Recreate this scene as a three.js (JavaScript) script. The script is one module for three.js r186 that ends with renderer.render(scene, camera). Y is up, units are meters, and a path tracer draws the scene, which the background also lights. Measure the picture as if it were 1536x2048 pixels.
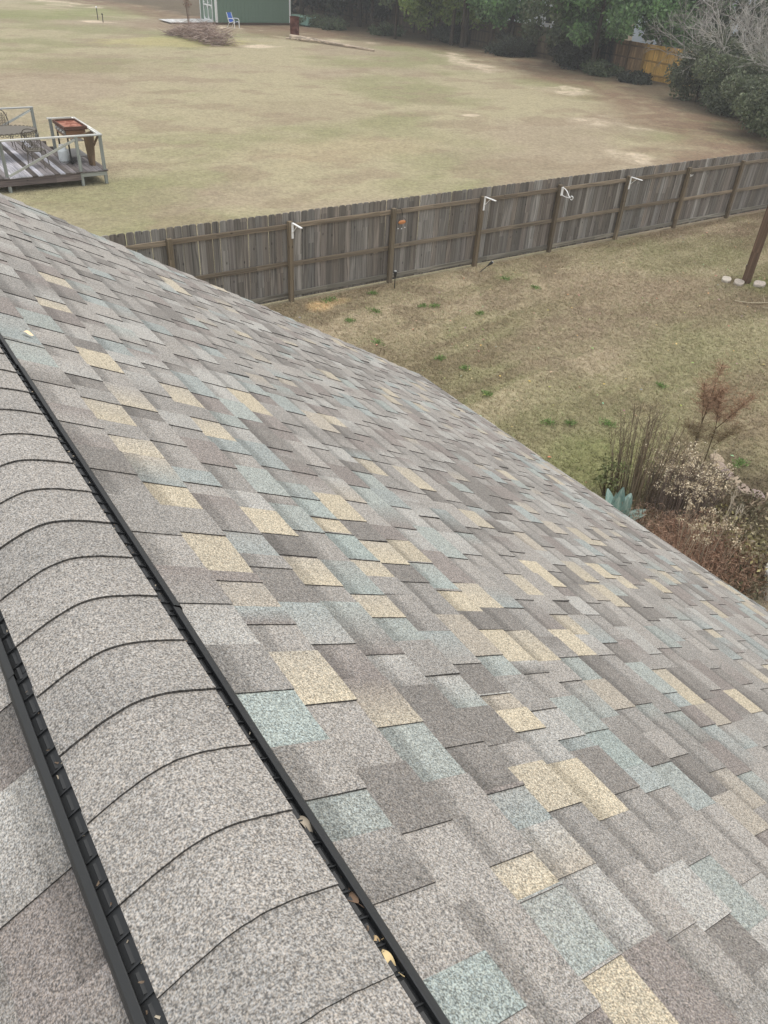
import * as THREE from 'three';
import { mergeGeometries } from 'three/addons/utils/BufferGeometryUtils.js';
import { RoundedBoxGeometry } from 'three/addons/geometries/RoundedBoxGeometry.js';

// ───────────────────────── camera, sky, sun, exposure ─────────────────────────
// World axes follow the house: +X is down the right roof slope, -Z runs along the ridge away from the photographer, y up, metres.
const CAM_Y = 6.05;
const scene = new THREE.Scene();
const camera = new THREE.PerspectiveCamera(67.86, 768 / 1024, 0.05, 2000);
camera.position.set(0, CAM_Y, 0);
camera.up.set(0.30193, 0.797932, -0.521673);
camera.lookAt(0.480107, CAM_Y - 0.600022, -0.639899);

const rngOf = (s) => () => { s |= 0; s = (s + 0x6D2B79F5) | 0; let t = Math.imul(s ^ (s >>> 15), 1 | s); t = (t + Math.imul(t ^ (t >>> 7), 61 | t)) ^ t; return ((t ^ (t >>> 14)) >>> 0) / 4294967296; };
const clamp = (x, a = 0, b = 1) => Math.min(b, Math.max(a, x));
const lerp = (a, b, t) => a + (b - a) * t;
const smooth = (a, b, x) => { const t = clamp((x - a) / (b - a)); return t * t * (3 - 2 * t); };
const mix3 = (a, b, t) => [lerp(a[0], b[0], t), lerp(a[1], b[1], t), lerp(a[2], b[2], t)];
const s2l = (v) => { v /= 255; return v <= 0.04045 ? v / 12.92 : Math.pow((v + 0.055) / 1.055, 2.4); };
const C = (r, g, b, k = 1) => [s2l(r) * k, s2l(g) * k, s2l(b) * k];      // an sRGB triple as linear reflectance
const hash2 = (x, y, s = 0) => { let h = Math.imul(x, 374761393) + Math.imul(y, 668265263) + Math.imul(s, 974634777) | 0; h = Math.imul(h ^ (h >>> 13), 1274126177); return ((h ^ (h >>> 16)) >>> 0) / 4294967296; };
function vnoise(x, y, s = 0) {
  const xi = Math.floor(x), yi = Math.floor(y), fx = x - xi, fy = y - yi, u = fx * fx * (3 - 2 * fx), v = fy * fy * (3 - 2 * fy);
  return lerp(lerp(hash2(xi, yi, s), hash2(xi + 1, yi, s), u), lerp(hash2(xi, yi + 1, s), hash2(xi + 1, yi + 1, s), u), v);
}
const fbm = (x, y, s = 0, o = 4) => { let a = 0.5, t = 0, n = 0; for (let i = 0; i < o; i++) { t += a * vnoise(x, y, s + i * 17); n += a; x *= 2.03; y *= 2.03; a *= 0.55; } return t / n; };

function skyTexture() {                                                   // an overcast sky: pale, softly mottled, brighter overhead
  const w = 256, h = 128, d = new Float32Array(w * h * 4);
  for (let j = 0; j < h; j++) for (let i = 0; i < w; i++) {
    const el = (j + 0.5) / h * Math.PI - Math.PI / 2, az = (i + 0.5) / w * 2 * Math.PI, e = Math.max(0, Math.sin(el));
    const px = Math.cos(az) * 2.2, py = Math.sin(az) * 2.2, c = fbm(px + 9, py + e * 3 + 9, 3, 4) - 0.5;
    const L = (0.62 + 0.5 * e) * (1 + 0.22 * c), o = (j * w + i) * 4;
    d[o] = L * 0.985; d[o + 1] = L * 1.0; d[o + 2] = L * 1.02; d[o + 3] = 1;
  }
  const t = new THREE.DataTexture(d, w, h, THREE.RGBAFormat, THREE.FloatType);
  t.mapping = THREE.EquirectangularReflectionMapping; t.magFilter = t.minFilter = THREE.LinearFilter; t.needsUpdate = true;
  return t;
}
scene.background = skyTexture(); scene.environment = scene.background;
const sun = new THREE.DirectionalLight(0xfff4e4, 0.9);
sun.position.set(30, 55, -20); sun.target.position.set(10, 0, -20); scene.add(sun, sun.target);
sun.castShadow = true; sun.shadow.radius = 26; sun.shadow.mapSize.set(2048, 2048);
Object.assign(sun.shadow.camera, { left: -60, right: 60, top: 60, bottom: -60, near: 1, far: 200 });
const EXPOSURE = 1.3;
scene.fog = new THREE.FogExp2(new THREE.Color(0.74, 0.76, 0.77), 0.0014);

// ───────────────────────── helpers ─────────────────────────
const used = {};
const numbered = (n) => { const k = used[n] = (used[n] ?? -1) + 1; return k ? n + '_' + String(k).padStart(3, '0') : n; };
function tag(o, label, category, group, kind) { if (label) o.userData.label = label; if (category) o.userData.category = category; if (group) o.userData.group = group; if (kind) o.userData.kind = kind; return o; }
function thing(name, label, category, [x, y, z] = [0, 0, 0], turn = 0, group) {
  const o = new THREE.Group(); o.name = numbered(name); o.position.set(x, y, z); o.rotation.y = turn; scene.add(o);
  return tag(o, label, category, group);
}
function part(name, geo, mat, parent, label, kind) {
  const m = new THREE.Mesh(Array.isArray(geo) ? mergeAll(geo) : geo, mat); m.name = name; m.castShadow = m.receiveShadow = true; parent.add(m);
  return tag(m, label, null, null, kind);
}
function struct(name, geo, mat) { const m = part(numbered(name), geo, mat, scene); m.userData.kind = 'structure'; return m; }
function copyOf(o, pos, turn, label) { const c = o.clone(); c.name = numbered(o.name.replace(/_\d\d\d$/, '')); c.userData = { ...o.userData }; if (label) c.userData.label = label; c.position.set(...pos); c.rotation.y = turn; scene.add(c); return c; }
function mergeAll(list) {                                                // all to non-indexed with position, normal, uv (and colour when any has it)
  const hasC = list.some((g) => g.attributes.color);
  return mergeGeometries(list.map((g) => {
    g = g.index ? g.toNonIndexed() : g;
    for (const k of Object.keys(g.attributes)) if (!['position', 'normal', 'uv', 'color'].includes(k)) g.deleteAttribute(k);
    if (!g.attributes.uv) g.setAttribute('uv', new THREE.BufferAttribute(new Float32Array(g.attributes.position.count * 2), 2));
    if (hasC && !g.attributes.color) g.setAttribute('color', new THREE.BufferAttribute(new Float32Array(g.attributes.position.count * 3).fill(1), 3));
    return g;
  }));
}
function tint(g, c) { const n = g.attributes.position.count, a = new Float32Array(n * 3); for (let i = 0; i < n; i++) a.set(c, i * 3); g.setAttribute('color', new THREE.BufferAttribute(a, 3)); return g; }
function uvShift(g, u, v, su = 1, sv = 1) { const a = g.attributes.uv; for (let i = 0; i < a.count; i++) a.setXY(i, a.getX(i) * su + u, a.getY(i) * sv + v); return g; }
const woodTint = (R, base, j = 0.25) => { const k = 1 - j / 2 + j * R(), w = 0.04 * (R() - 0.5); return [base[0] * k * (1 + w), base[1] * k, base[2] * k * (1 - w)]; };
const V = (x, y, z) => new THREE.Vector3(x, y, z);
function box(w, h, d, x = 0, y = 0, z = 0, r = 0.004) {                  // a block with softened edges; uv in metres, the grain along its longest side
  const g = r > 0 && Math.min(w, h, d) > r * 2.5 ? new RoundedBoxGeometry(w, h, d, 1, r) : new THREE.BoxGeometry(w, h, d);
  const p = g.attributes.position, n = g.attributes.normal, uv = g.attributes.uv, L = Math.max(w, h, d);
  for (let i = 0; i < p.count; i++) {
    const q = [p.getX(i), p.getY(i), p.getZ(i)], ax = w === L ? 0 : h === L ? 1 : 2, m = [Math.abs(n.getX(i)), Math.abs(n.getY(i)), Math.abs(n.getZ(i))];
    const nax = m[0] > m[1] && m[0] > m[2] ? 0 : m[1] > m[2] ? 1 : 2, other = [0, 1, 2].find((k) => k !== ax && k !== nax);
    uv.setXY(i, q[other], nax === ax ? q[[0, 1, 2].find((k) => k !== ax && k !== other)] : q[ax]);
  }
  return g.translate(x, y, z);
}
function bar(a, b, w, d, r = 0.004) {                                    // a straight timber from a to b
  const va = V(...a), vb = V(...b), L = va.distanceTo(vb), g = box(w, L, d, 0, 0, 0, r);
  const q = new THREE.Quaternion().setFromUnitVectors(V(0, 1, 0), vb.clone().sub(va).normalize());
  return g.applyQuaternion(q).translate(...va.add(vb).multiplyScalar(0.5).toArray());
}
function limb(a, b, r0, r1, seg = 5) {                                   // a tapered round stick from a to b, no caps
  const va = V(...a), vb = V(...b), L = va.distanceTo(vb), g = new THREE.CylinderGeometry(r1, r0, L, seg, 1, true);
  uvShift(g, 0, 0, 6.28 * r0, L);
  return g.applyQuaternion(new THREE.Quaternion().setFromUnitVectors(V(0, 1, 0), vb.clone().sub(va).normalize())).translate(...va.add(vb).multiplyScalar(0.5).toArray());
}
function tube(pts, r, seg = 24, rad = 6, taper = 1) {
  const cv = new THREE.CatmullRomCurve3(pts.map((p) => V(...p))), g = new THREE.TubeGeometry(cv, seg, r, rad, false);
  if (taper !== 1) { const p = g.attributes.position; for (let i = 0; i <= seg; i++) { const c = cv.getPointAt(i / seg), k = lerp(1, taper, i / seg); for (let j = 0; j <= rad; j++) { const q = i * (rad + 1) + j; p.setXYZ(q, c.x + (p.getX(q) - c.x) * k, c.y + (p.getY(q) - c.y) * k, c.z + (p.getZ(q) - c.z) * k); } } g.computeVertexNormals(); }
  return g;
}
function texture(w, h, f, srgb = true, repeat) {                         // f(u, v, i, j) -> [r,g,b] linear reflectance (srgb) or raw 0..1
  const d = new Uint8Array(w * h * 4);
  const enc = (x) => Math.round(255 * clamp(srgb ? (x <= 0.0031308 ? 12.92 * x : 1.055 * Math.pow(x, 1 / 2.4) - 0.055) : x));
  for (let j = 0; j < h; j++) for (let i = 0; i < w; i++) { const c = f(i / w, j / h, i, j), o = (j * w + i) * 4; d[o] = enc(c[0]); d[o + 1] = enc(c[1]); d[o + 2] = enc(c[2]); d[o + 3] = 255; }
  const t = new THREE.DataTexture(d, w, h, THREE.RGBAFormat); t.wrapS = t.wrapT = THREE.RepeatWrapping; t.magFilter = THREE.LinearFilter; t.minFilter = THREE.LinearMipmapLinearFilter; t.generateMipmaps = true;
  if (srgb) t.colorSpace = THREE.SRGBColorSpace;
  if (repeat) t.repeat.set(...repeat);
  t.needsUpdate = true; return t;
}
const grey = (v) => [v, v, v];
class Leaves {                                                           // many small two-triangle leaves gathered into one geometry with vertex colours
  constructor() { this.p = []; this.n = []; this.c = []; }
  leaf(x, y, z, s, R, col, aspect = 0.55, up = 0) {
    const th = R() * 6.2832, ph = Math.acos(2 * R() - 1), ax = [Math.sin(ph) * Math.cos(th), Math.cos(ph) * (1 - up) + up, Math.sin(ph) * Math.sin(th)];
    const t2 = R() * 6.2832, b = [Math.cos(t2), R() - 0.5, Math.sin(t2)];
    const k = 1 / Math.hypot(...ax); ax[0] *= k; ax[1] *= k; ax[2] *= k;
    let sd = [ax[1] * b[2] - ax[2] * b[1], ax[2] * b[0] - ax[0] * b[2], ax[0] * b[1] - ax[1] * b[0]]; const m = s * aspect * 0.5 / (Math.hypot(...sd) + 1e-6); sd = sd.map((q) => q * m);
    const A = [x, y, z], D = [x + ax[0] * s, y + ax[1] * s, z + ax[2] * s], M = [x + ax[0] * s * 0.5, y + ax[1] * s * 0.5, z + ax[2] * s * 0.5];
    const B = [M[0] + sd[0], M[1] + sd[1], M[2] + sd[2]], E = [M[0] - sd[0], M[1] - sd[1], M[2] - sd[2]];
    this.p.push(...A, ...B, ...D, ...A, ...D, ...E); for (let i = 0; i < 6; i++) this.c.push(...col);
  }
  clump(cx, cy, cz, r, n, s, R, cols, flat = 1, aspect, up) { for (let i = 0; i < n; i++) { const th = R() * 6.2832, u = 2 * R() - 1, q = r * Math.pow(R(), 0.45), w = Math.sqrt(1 - u * u), k = 0.65 + 0.7 * R(), c = cols[Math.floor(R() * cols.length)]; this.leaf(cx + q * w * Math.cos(th), cy + q * u * flat, cz + q * w * Math.sin(th), s * (0.6 + 0.8 * R()), R, c.map((v) => v * k), aspect, up); } }
  geo() { const g = new THREE.BufferGeometry(); g.setAttribute('position', new THREE.BufferAttribute(new Float32Array(this.p), 3)); g.setAttribute('color', new THREE.BufferAttribute(new Float32Array(this.c), 3)); g.computeVertexNormals(); return g; }
}

// ───────────────────────── materials ─────────────────────────
const std = (o) => new THREE.MeshStandardMaterial({ roughness: 0.85, side: THREE.DoubleSide, ...o });
const Rt = rngOf(11);
// mineral granules: crushed stone about 2 mm across, pale and dark grains mixed
const gran = new Float32Array(1024 * 1024);
for (let i = 0; i < gran.length; i++) { const r = Rt(); gran[i] = r < 0.32 ? 0.08 + 0.20 * Rt() : r < 0.74 ? 0.36 + 0.28 * Rt() : 0.80 + 0.20 * Rt(); }
const granAt = (i, j) => gran[((j + 1024) % 1024) * 1024 + ((i + 1024) % 1024)];
let granMean = 0;
const granMap = texture(1024, 1024, (u, v, i, j) => { const g = 0.70 * granAt(i, j) + 0.15 * granAt(i + 1, j) + 0.15 * granAt(i, j + 1), h = hash2(i, j, 5) - 0.5; granMean += g / 1048576; return [clamp(g * (1.01 + 0.14 * h)), clamp(g), clamp(g * (0.99 - 0.16 * h))]; }, true, [1 / 1.5, 1 / 1.5]);
const granBump = texture(512, 512, (u, v, i, j) => grey(granAt(i, j)), false, [1 / 0.87, 1 / 0.87]);
const M = {};
M.shingle = std({ map: granMap, bumpMap: granBump, bumpScale: 0.0008, vertexColors: true, roughness: 0.82 });
M.felt = std({ color: new THREE.Color(0.03, 0.03, 0.032), roughness: 0.95 });
const plasticBump = texture(128, 128, (u, v) => grey(fbm(u * 24, v * 24, 8, 3)), false);
M.vent = std({ color: new THREE.Color(0.026, 0.028, 0.030), roughness: 0.55, bumpMap: plasticBump, bumpScale: 0.0006 });
const grainMap = texture(512, 1024, (u, v, i, j) => {                    // weathered wood: long grain, cracks, knots, silvered streaks
  const x = u * 512, w = 6 * fbm(u * 5, v * 3, 40, 3);
  let g = 0.62 + 0.30 * (fbm(u * 46 + w * 0.35, v * 2.2, 41, 3) - 0.5) * 2 * 0.8 + 0.16 * (vnoise(x * 0.55, v * 14, 44) - 0.5);
  const st = fbm(u * 13 + w * 0.2, v * 1.1, 47, 2); g += 0.28 * smooth(0.62, 0.78, st); g -= 0.30 * smooth(0.66, 0.8, fbm(u * 70, v * 1.6, 48, 2));
  for (const [ku, kv] of [[0.2, 0.15], [0.7, 0.33], [0.42, 0.62], [0.86, 0.8], [0.1, 0.88]]) { const d = Math.hypot((u - ku) * 1.0, (v - kv) * 1.1); g -= 0.35 * smooth(0.022, 0.006, d); }
  g = clamp(g, 0.12, 1); return [g, g * 0.985, g * 0.96];
}, true, [1, 0.5]);
const grainBump = texture(256, 512, (u, v) => grey(clamp(0.5 + 1.2 * (fbm(u * 60, v * 2.4, 41, 3) - 0.5))), false, [1, 0.5]);
M.wood = std({ map: grainMap, bumpMap: grainBump, bumpScale: 0.003, vertexColors: true, roughness: 0.9 });
M.paintedWhite = std({ color: new THREE.Color(0.74, 0.75, 0.75), roughness: 0.5 });
M.whitePlastic = std({ color: new THREE.Color(0.86, 0.86, 0.85), roughness: 0.4 });
M.blackMetal = std({ color: new THREE.Color(0.03, 0.03, 0.028), roughness: 0.5, metalness: 0.3 });
M.leaf = std({ vertexColors: true, roughness: 0.75 });
M.foliage = new THREE.MeshPhysicalMaterial({ vertexColors: true, roughness: 0.8, side: THREE.DoubleSide, transmission: 0.35, thickness: 0 });
M.dull = std({ vertexColors: true, roughness: 0.95 });
const rustMap = texture(256, 256, (u, v) => mix3(C(120, 62, 40), C(170, 118, 100), smooth(0.35, 0.7, fbm(u * 9, v * 9, 61, 4))));
M.rust = std({ map: rustMap, roughness: 0.9 });
const barkMap = texture(256, 512, (u, v) => { const g = 0.5 + 0.9 * (fbm(u * 22, v * 7, 71, 4) - 0.5); return [g, g * 0.95, g * 0.88]; });
M.bark = std({ map: barkMap, vertexColors: true, roughness: 0.95, bumpMap: barkMap, bumpScale: 0.02 });
const stoneMap = texture(256, 256, (u, v) => grey(0.62 + 0.5 * (fbm(u * 12, v * 12, 81, 5) - 0.5)));
M.stone = std({ map: stoneMap, vertexColors: true, roughness: 0.95, bumpMap: stoneMap, bumpScale: 0.01 });

// ───────────────────────── ground ─────────────────────────
const TREELINE = [[26, -90], [31, -72], [37, -64], [40, -56], [43.5, -49], [42.6, -40], [40.6, -33], [37, -25.5], [33.5, -19.5], [28, -13]];
function treeDist(x, z) {                                                // metres in front of the line where the trees and shrubs begin
  let best = 1e9, sg = 1;
  for (let i = 0; i + 1 < TREELINE.length; i++) {
    const [ax, az] = TREELINE[i], [bx, bz] = TREELINE[i + 1], dx = bx - ax, dz = bz - az, t = clamp(((x - ax) * dx + (z - az) * dz) / (dx * dx + dz * dz)), d = Math.hypot(x - ax - t * dx, z - az - t * dz);
    if (d < best) { best = d; sg = dx * (z - az) - dz * (x - ax) > 0 ? 1 : -1; }
  }
  return best * sg;
}
const LC = { straw: C(166, 156, 128), tan: C(168, 153, 124), olive: C(145, 141, 107), brown: C(145, 129, 108), pink: C(159, 143, 124), green: C(128, 136, 82), yellow: C(184, 178, 112), litter: C(122, 98, 80), dark: C(92, 82, 64), sand: C(206, 190, 168), clay: C(200, 176, 138), pale: C(182, 168, 144), umber: C(128, 113, 92) };
const PATCH = [ // x, z, rx, rz, colour, strength: patches of growth, sand and bare soil as the lawn shows them
  [22, -55, 5.5, 3.0, 'yellow', 0.4], [19, -62, 4, 3, 'olive', 0.5], [17, -72, 5, 4, 'green', 0.55], [24, -74, 5, 3.5, 'green', 0.5], [20.1, -67, 0.8, 0.9, 'sand', 1], [21, -66.5, 0.9, 0.5, 'sand', 0.6],
  [26.4, -52.6, 1.5, 0.9, 'sand', 0.95], [31, -76, 2.2, 2, 'sand', 0.8], [27, -64, 6, 5, 'litter', 0.4], [33, -60, 4.5, 5, 'litter', 0.55], [24.9, -28.9, 0.45, 0.3, 'sand', 0.8], [19.2, -16.7, 0.6, 0.4, 'clay', 0.8],
  [9, -21, 2.5, 1.6, 'pink', 0.6], [11.5, -18.5, 2.2, 1.2, 'pink', 0.5], [6.6, -21.5, 2, 1.2, 'olive', 0.6], [13, -45, 5, 4, 'brown', 0.35], [8, -33, 3, 3, 'pink', 0.4], [18, -32, 4, 3, 'brown', 0.3], [16, -25, 4, 2, 'tan', 0.5],
  [7.62, -12.85, 0.3, 0.28, 'clay', 0.9], [8.0, -12.92, 0.42, 0.16, 'clay', 0.5], [14, -10.5, 2.6, 1.6, 'brown', 0.5], [11.5, -9.0, 2.2, 1.5, 'pink', 0.45], [18, -11.5, 3, 1.4, 'olive', 0.55], [13.5, -7.5, 2.5, 1.2, 'olive', 0.6], [9, -7, 2, 1.4, 'olive', 0.55], [8.4, -5.7, 1.2, 0.8, 'green', 0.45], [18.3, -9.0, 1.2, 0.8, 'green', 0.5], [15.6, -10.2, 1.4, 0.7, 'brown', 0.5],
  [9.4, -3.9, 1.9, 1.4, 'dark', 0.8], [7.9, -3.2, 1.2, 1.2, 'dark', 0.8], [7.6, -2.6, 0.5, 0.4, 'sand', 0.8]];
function lawn(x, z) {
  const n1 = fbm(x * 0.16, z * 0.22, 100, 4), n2 = fbm(x * 0.55, z * 0.8, 120, 3), n3 = fbm(x * 0.09 + 40, z * 0.12, 140, 3);
  let c = mix3(LC.straw, LC.olive, smooth(0.44, 0.66, n1)); c = mix3(c, LC.pink, 0.7 * smooth(0.5, 0.68, n3)); c = mix3(c, LC.brown, 0.55 * smooth(0.52, 0.72, n2));
  if (z > -13.4) { c = mix3(c, LC.brown, 0.35); c = mix3(c, LC.olive, 0.45 * smooth(0.47, 0.62, fbm(x * 0.4 + 3, z * 0.6, 160, 3))); const st = fbm(x * 0.16 - z * 0.05, z * 1.15 + x * 0.12, 165, 3); c = mix3(c, LC.pale, 0.6 * smooth(0.52, 0.66, st)); c = mix3(c, LC.umber, 0.55 * smooth(0.47, 0.34, st)); c = mix3(c, LC.umber, 0.5 * smooth(0.56, 0.70, fbm(x * 1.1, z * 1.5, 168, 3))); }
  let pn = null; for (const [px, pz, rx, rz, k, s] of PATCH) { const qx = (x - px) / rx, qz = (z - pz) / rz; if (qx * qx + qz * qz < 2.6) { pn ??= 0.9 * (fbm(x * 1.1, z * 1.4, 180, 3) - 0.5); c = mix3(c, LC[k], s * smooth(1.25, 0.45, Math.sqrt(qx * qx + qz * qz) + pn)); } }
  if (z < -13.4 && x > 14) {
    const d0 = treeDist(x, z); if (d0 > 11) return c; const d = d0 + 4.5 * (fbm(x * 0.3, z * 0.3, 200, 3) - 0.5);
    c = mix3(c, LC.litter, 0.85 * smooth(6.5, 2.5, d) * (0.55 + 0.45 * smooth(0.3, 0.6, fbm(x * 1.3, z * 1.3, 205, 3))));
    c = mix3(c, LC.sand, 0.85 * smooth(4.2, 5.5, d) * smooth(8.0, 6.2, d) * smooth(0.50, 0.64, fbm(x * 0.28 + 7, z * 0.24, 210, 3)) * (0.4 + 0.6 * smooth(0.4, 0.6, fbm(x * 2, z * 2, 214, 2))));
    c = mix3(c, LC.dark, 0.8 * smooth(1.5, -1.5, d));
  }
  return c;
}
const fine = (x, z) => 0.64 + 0.72 * (0.5 * hash2(Math.round(x * 70), Math.round(z * 70), 9) + 0.25 * fbm(x * 2.6, z * 3.6, 230, 3) + 0.25 * vnoise(x * 9, z * 12, 236));
function lawnMap(x0, z0, w, d, n, m) { const t = texture(n, m, (u, v) => { const x = x0 + u * w, z = z0 + v * d, f = fine(x, z), c = lawn(x, z); return [c[0] * f, c[1] * f, c[2] * f * 0.98]; }); t.wrapS = t.wrapT = THREE.MirroredRepeatWrapping; return t; }
function sheet(x0, z0, w, d, y, X0 = x0, Z0 = z0, W = w, D = d) {
  const g = new THREE.PlaneGeometry(W, D, 1, 1).rotateX(-Math.PI / 2).translate(X0 + W / 2, y, Z0 + D / 2), p = g.attributes.position, uv = g.attributes.uv;
  for (let i = 0; i < p.count; i++) uv.setXY(i, (p.getX(i) - x0) / w, (p.getZ(i) - z0) / d); return g;
}
const turfBump = (rx, rz) => texture(512, 512, (u, v) => grey(fbm(u * 64, v * 64, 240, 3)), false, [rx, rz]);
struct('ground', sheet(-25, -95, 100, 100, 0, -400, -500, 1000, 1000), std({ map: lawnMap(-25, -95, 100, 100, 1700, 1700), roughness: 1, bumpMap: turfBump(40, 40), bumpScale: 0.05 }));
struct('lawn', sheet(2, -13.4, 28, 16, 0.004), std({ map: lawnMap(2, -13.4, 28, 16, 1536, 880), roughness: 1, bumpMap: turfBump(14, 8), bumpScale: 0.03 }));
{ // dormant turf blades in the near yard, and sparser ones beyond the fence
  const blades = (h, w, n, s) => { const R = rngOf(s), p = []; for (let i = 0; i < n; i++) { const a = R() * 6.283, l = h * (0.6 + 0.8 * R()), lean = 0.5 + 0.9 * R(), bx = (R() - 0.5) * h * 1.6, bz = (R() - 0.5) * h * 1.6; p.push(bx - w * Math.sin(a), 0, bz + w * Math.cos(a), bx + w * Math.sin(a), 0, bz - w * Math.cos(a), bx + Math.cos(a) * l * lean, l / (0.6 + lean), bz + Math.sin(a) * l * lean); } const g = new THREE.BufferGeometry(); g.setAttribute('position', new THREE.BufferAttribute(new Float32Array(p), 3)); g.computeVertexNormals(); return g; };
  const m4 = new THREE.Matrix4(), q = new THREE.Quaternion(), col = new THREE.Color();
  const sow = (name, label, n, geo, place, s0, seed) => {
    const R = rngOf(seed), im = new THREE.InstancedMesh(geo, std({ roughness: 0.95 }), n); im.name = name; tag(im, label, 'grass', null, 'stuff');
    for (let i = 0; i < n; i++) {
      const [x, z] = place(R), s = s0 * (0.6 + 0.9 * R()), k = 0.86 + 0.74 * R(), c = lawn(x, z), g = R() < 0.1 ? 0.85 : 1;
      q.setFromAxisAngle(V(0, 1, 0), R() * 6.283); im.setMatrixAt(i, m4.compose(V(x, 0.004, z), q, V(s, s, s))); im.setColorAt(i, col.setRGB(clamp(c[0] * k * g), clamp(c[1] * k), clamp(c[2] * k * g)));
    }
    scene.add(im);
  };
  sow('near_turf', 'dormant straw coloured turf between the wooden fence and the house', 260000, blades(0.032, 0.0036, 6, 1), (R) => { const x = 4.6 + 22 * Math.pow(R(), 1.35); return [x, lerp(-13.3, Math.min(-0.5, -13 + 1.5 + 26.6 - x), R())]; }, 1, 2);
}

// ───────────────────────── the house and its roof ─────────────────────────
const TH = 30.3 * Math.PI / 180, ct = Math.cos(TH), sn = Math.sin(TH), AX = 0.174, AY = 5.018, EXPO = 0.143, U0 = 0.48, EAVE = 4.965;
const V_NEAR = -1.7, V_FAR = (u) => 5.80 - 0.055 * u;
const sag = (u, v) => 0.010 * (vnoise(u * 0.7 + 3, v * 0.6 + 7, 300) - 0.5) + 0.003 * (vnoise(u * 3, v * 2.5, 301) - 0.5);
const onRoof = (side, u, v, h) => { h += sag(u + (side < 0 ? 30 : 0), v); return [AX + side * (u * ct + h * sn), AY - u * sn + h * ct, -v]; };
const house = thing('house', 'house with a weathered grey and tan shingle roof and black ridge vent', 'house', [0, 0, 0]);
{ // walls, gable, boards at the roof's edge
  const side = texture(256, 256, (u, v, i, j) => grey(0.55 + 0.2 * (fbm(u * 30, v * 30, 320, 3) - 0.5)));
  const wallMat = std({ map: side, color: new THREE.Color(0.9, 0.86, 0.8) });
  const wz0 = -5.45, wz1 = 8, wx = 3.86, top = 2.62;
  part('wall', [box(0.2, top, wz1 - wz0, wx - 0.1, top / 2, (wz0 + wz1) / 2, 0), box(0.2, top, wz1 - wz0, 2 * AX - wx + 0.1, top / 2, (wz0 + wz1) / 2, 0), box(2 * (wx - AX) - 0.42, top, 0.2, AX, top / 2, wz0 + 0.1, 0), box(2 * (wx - AX) - 0.42, top, 0.2, AX, top / 2, wz1 - 0.1, 0)], wallMat, house);
  const sh = new THREE.Shape([new THREE.Vector2(-3.6, 0), new THREE.Vector2(3.6, 0), new THREE.Vector2(0, 2.1)]);
  for (const z of [wz0 + 0.01, wz1 - 0.19]) part('gable', new THREE.ExtrudeGeometry(sh, { depth: 0.18, bevelEnabled: false }).translate(AX, 2.64, z), wallMat, house);
  for (const s of [-1, 1]) {
    const P = (u, v, h) => V(AX + s * (u * ct + h * sn), AY - u * sn + h * ct, -v), quad = [];
    const put = (a, b, c, d) => quad.push(a, b, c, a, c, d);
    const u0 = 0, u1 = EAVE - 0.02, v0 = -8.2, v1 = V_FAR(0) - 0.03, v2 = V_FAR(u1) - 0.03, h0 = -0.012, h1 = -0.045;
    put(P(u0, v0, h0), P(u1, v0, h0), P(u1, v2, h0), P(u0, v1, h0)); put(P(u0, v0, h1), P(u0, v1, h1), P(u1, v2, h1), P(u1, v0, h1));
    put(P(u1, v0, h0), P(u1, v0, h1), P(u1, v2, h1), P(u1, v2, h0)); put(P(u0, v1, h0), P(u1, v2, h0), P(u1, v2, h1), P(u0, v1, h1));
    const g = new THREE.BufferGeometry().setFromPoints(quad); g.computeVertexNormals(); part('roof_deck', g, M.felt, house);
    const ex = AX + s * (EAVE * ct - 0.035), ey = AY - EAVE * sn - 0.05;
    part('fascia_board', box(0.022, 0.17, 8.2 + v2, ex, ey - 0.06, -(v2 - 8.2) / 2, 0.003), M.paintedWhite, house);
    part('soffit', box(0.38, 0.012, 8.2 + v2, ex - s * 0.21, ey - 0.13, -(v2 - 8.2) / 2, 0), M.paintedWhite, house);
  }
}
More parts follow.
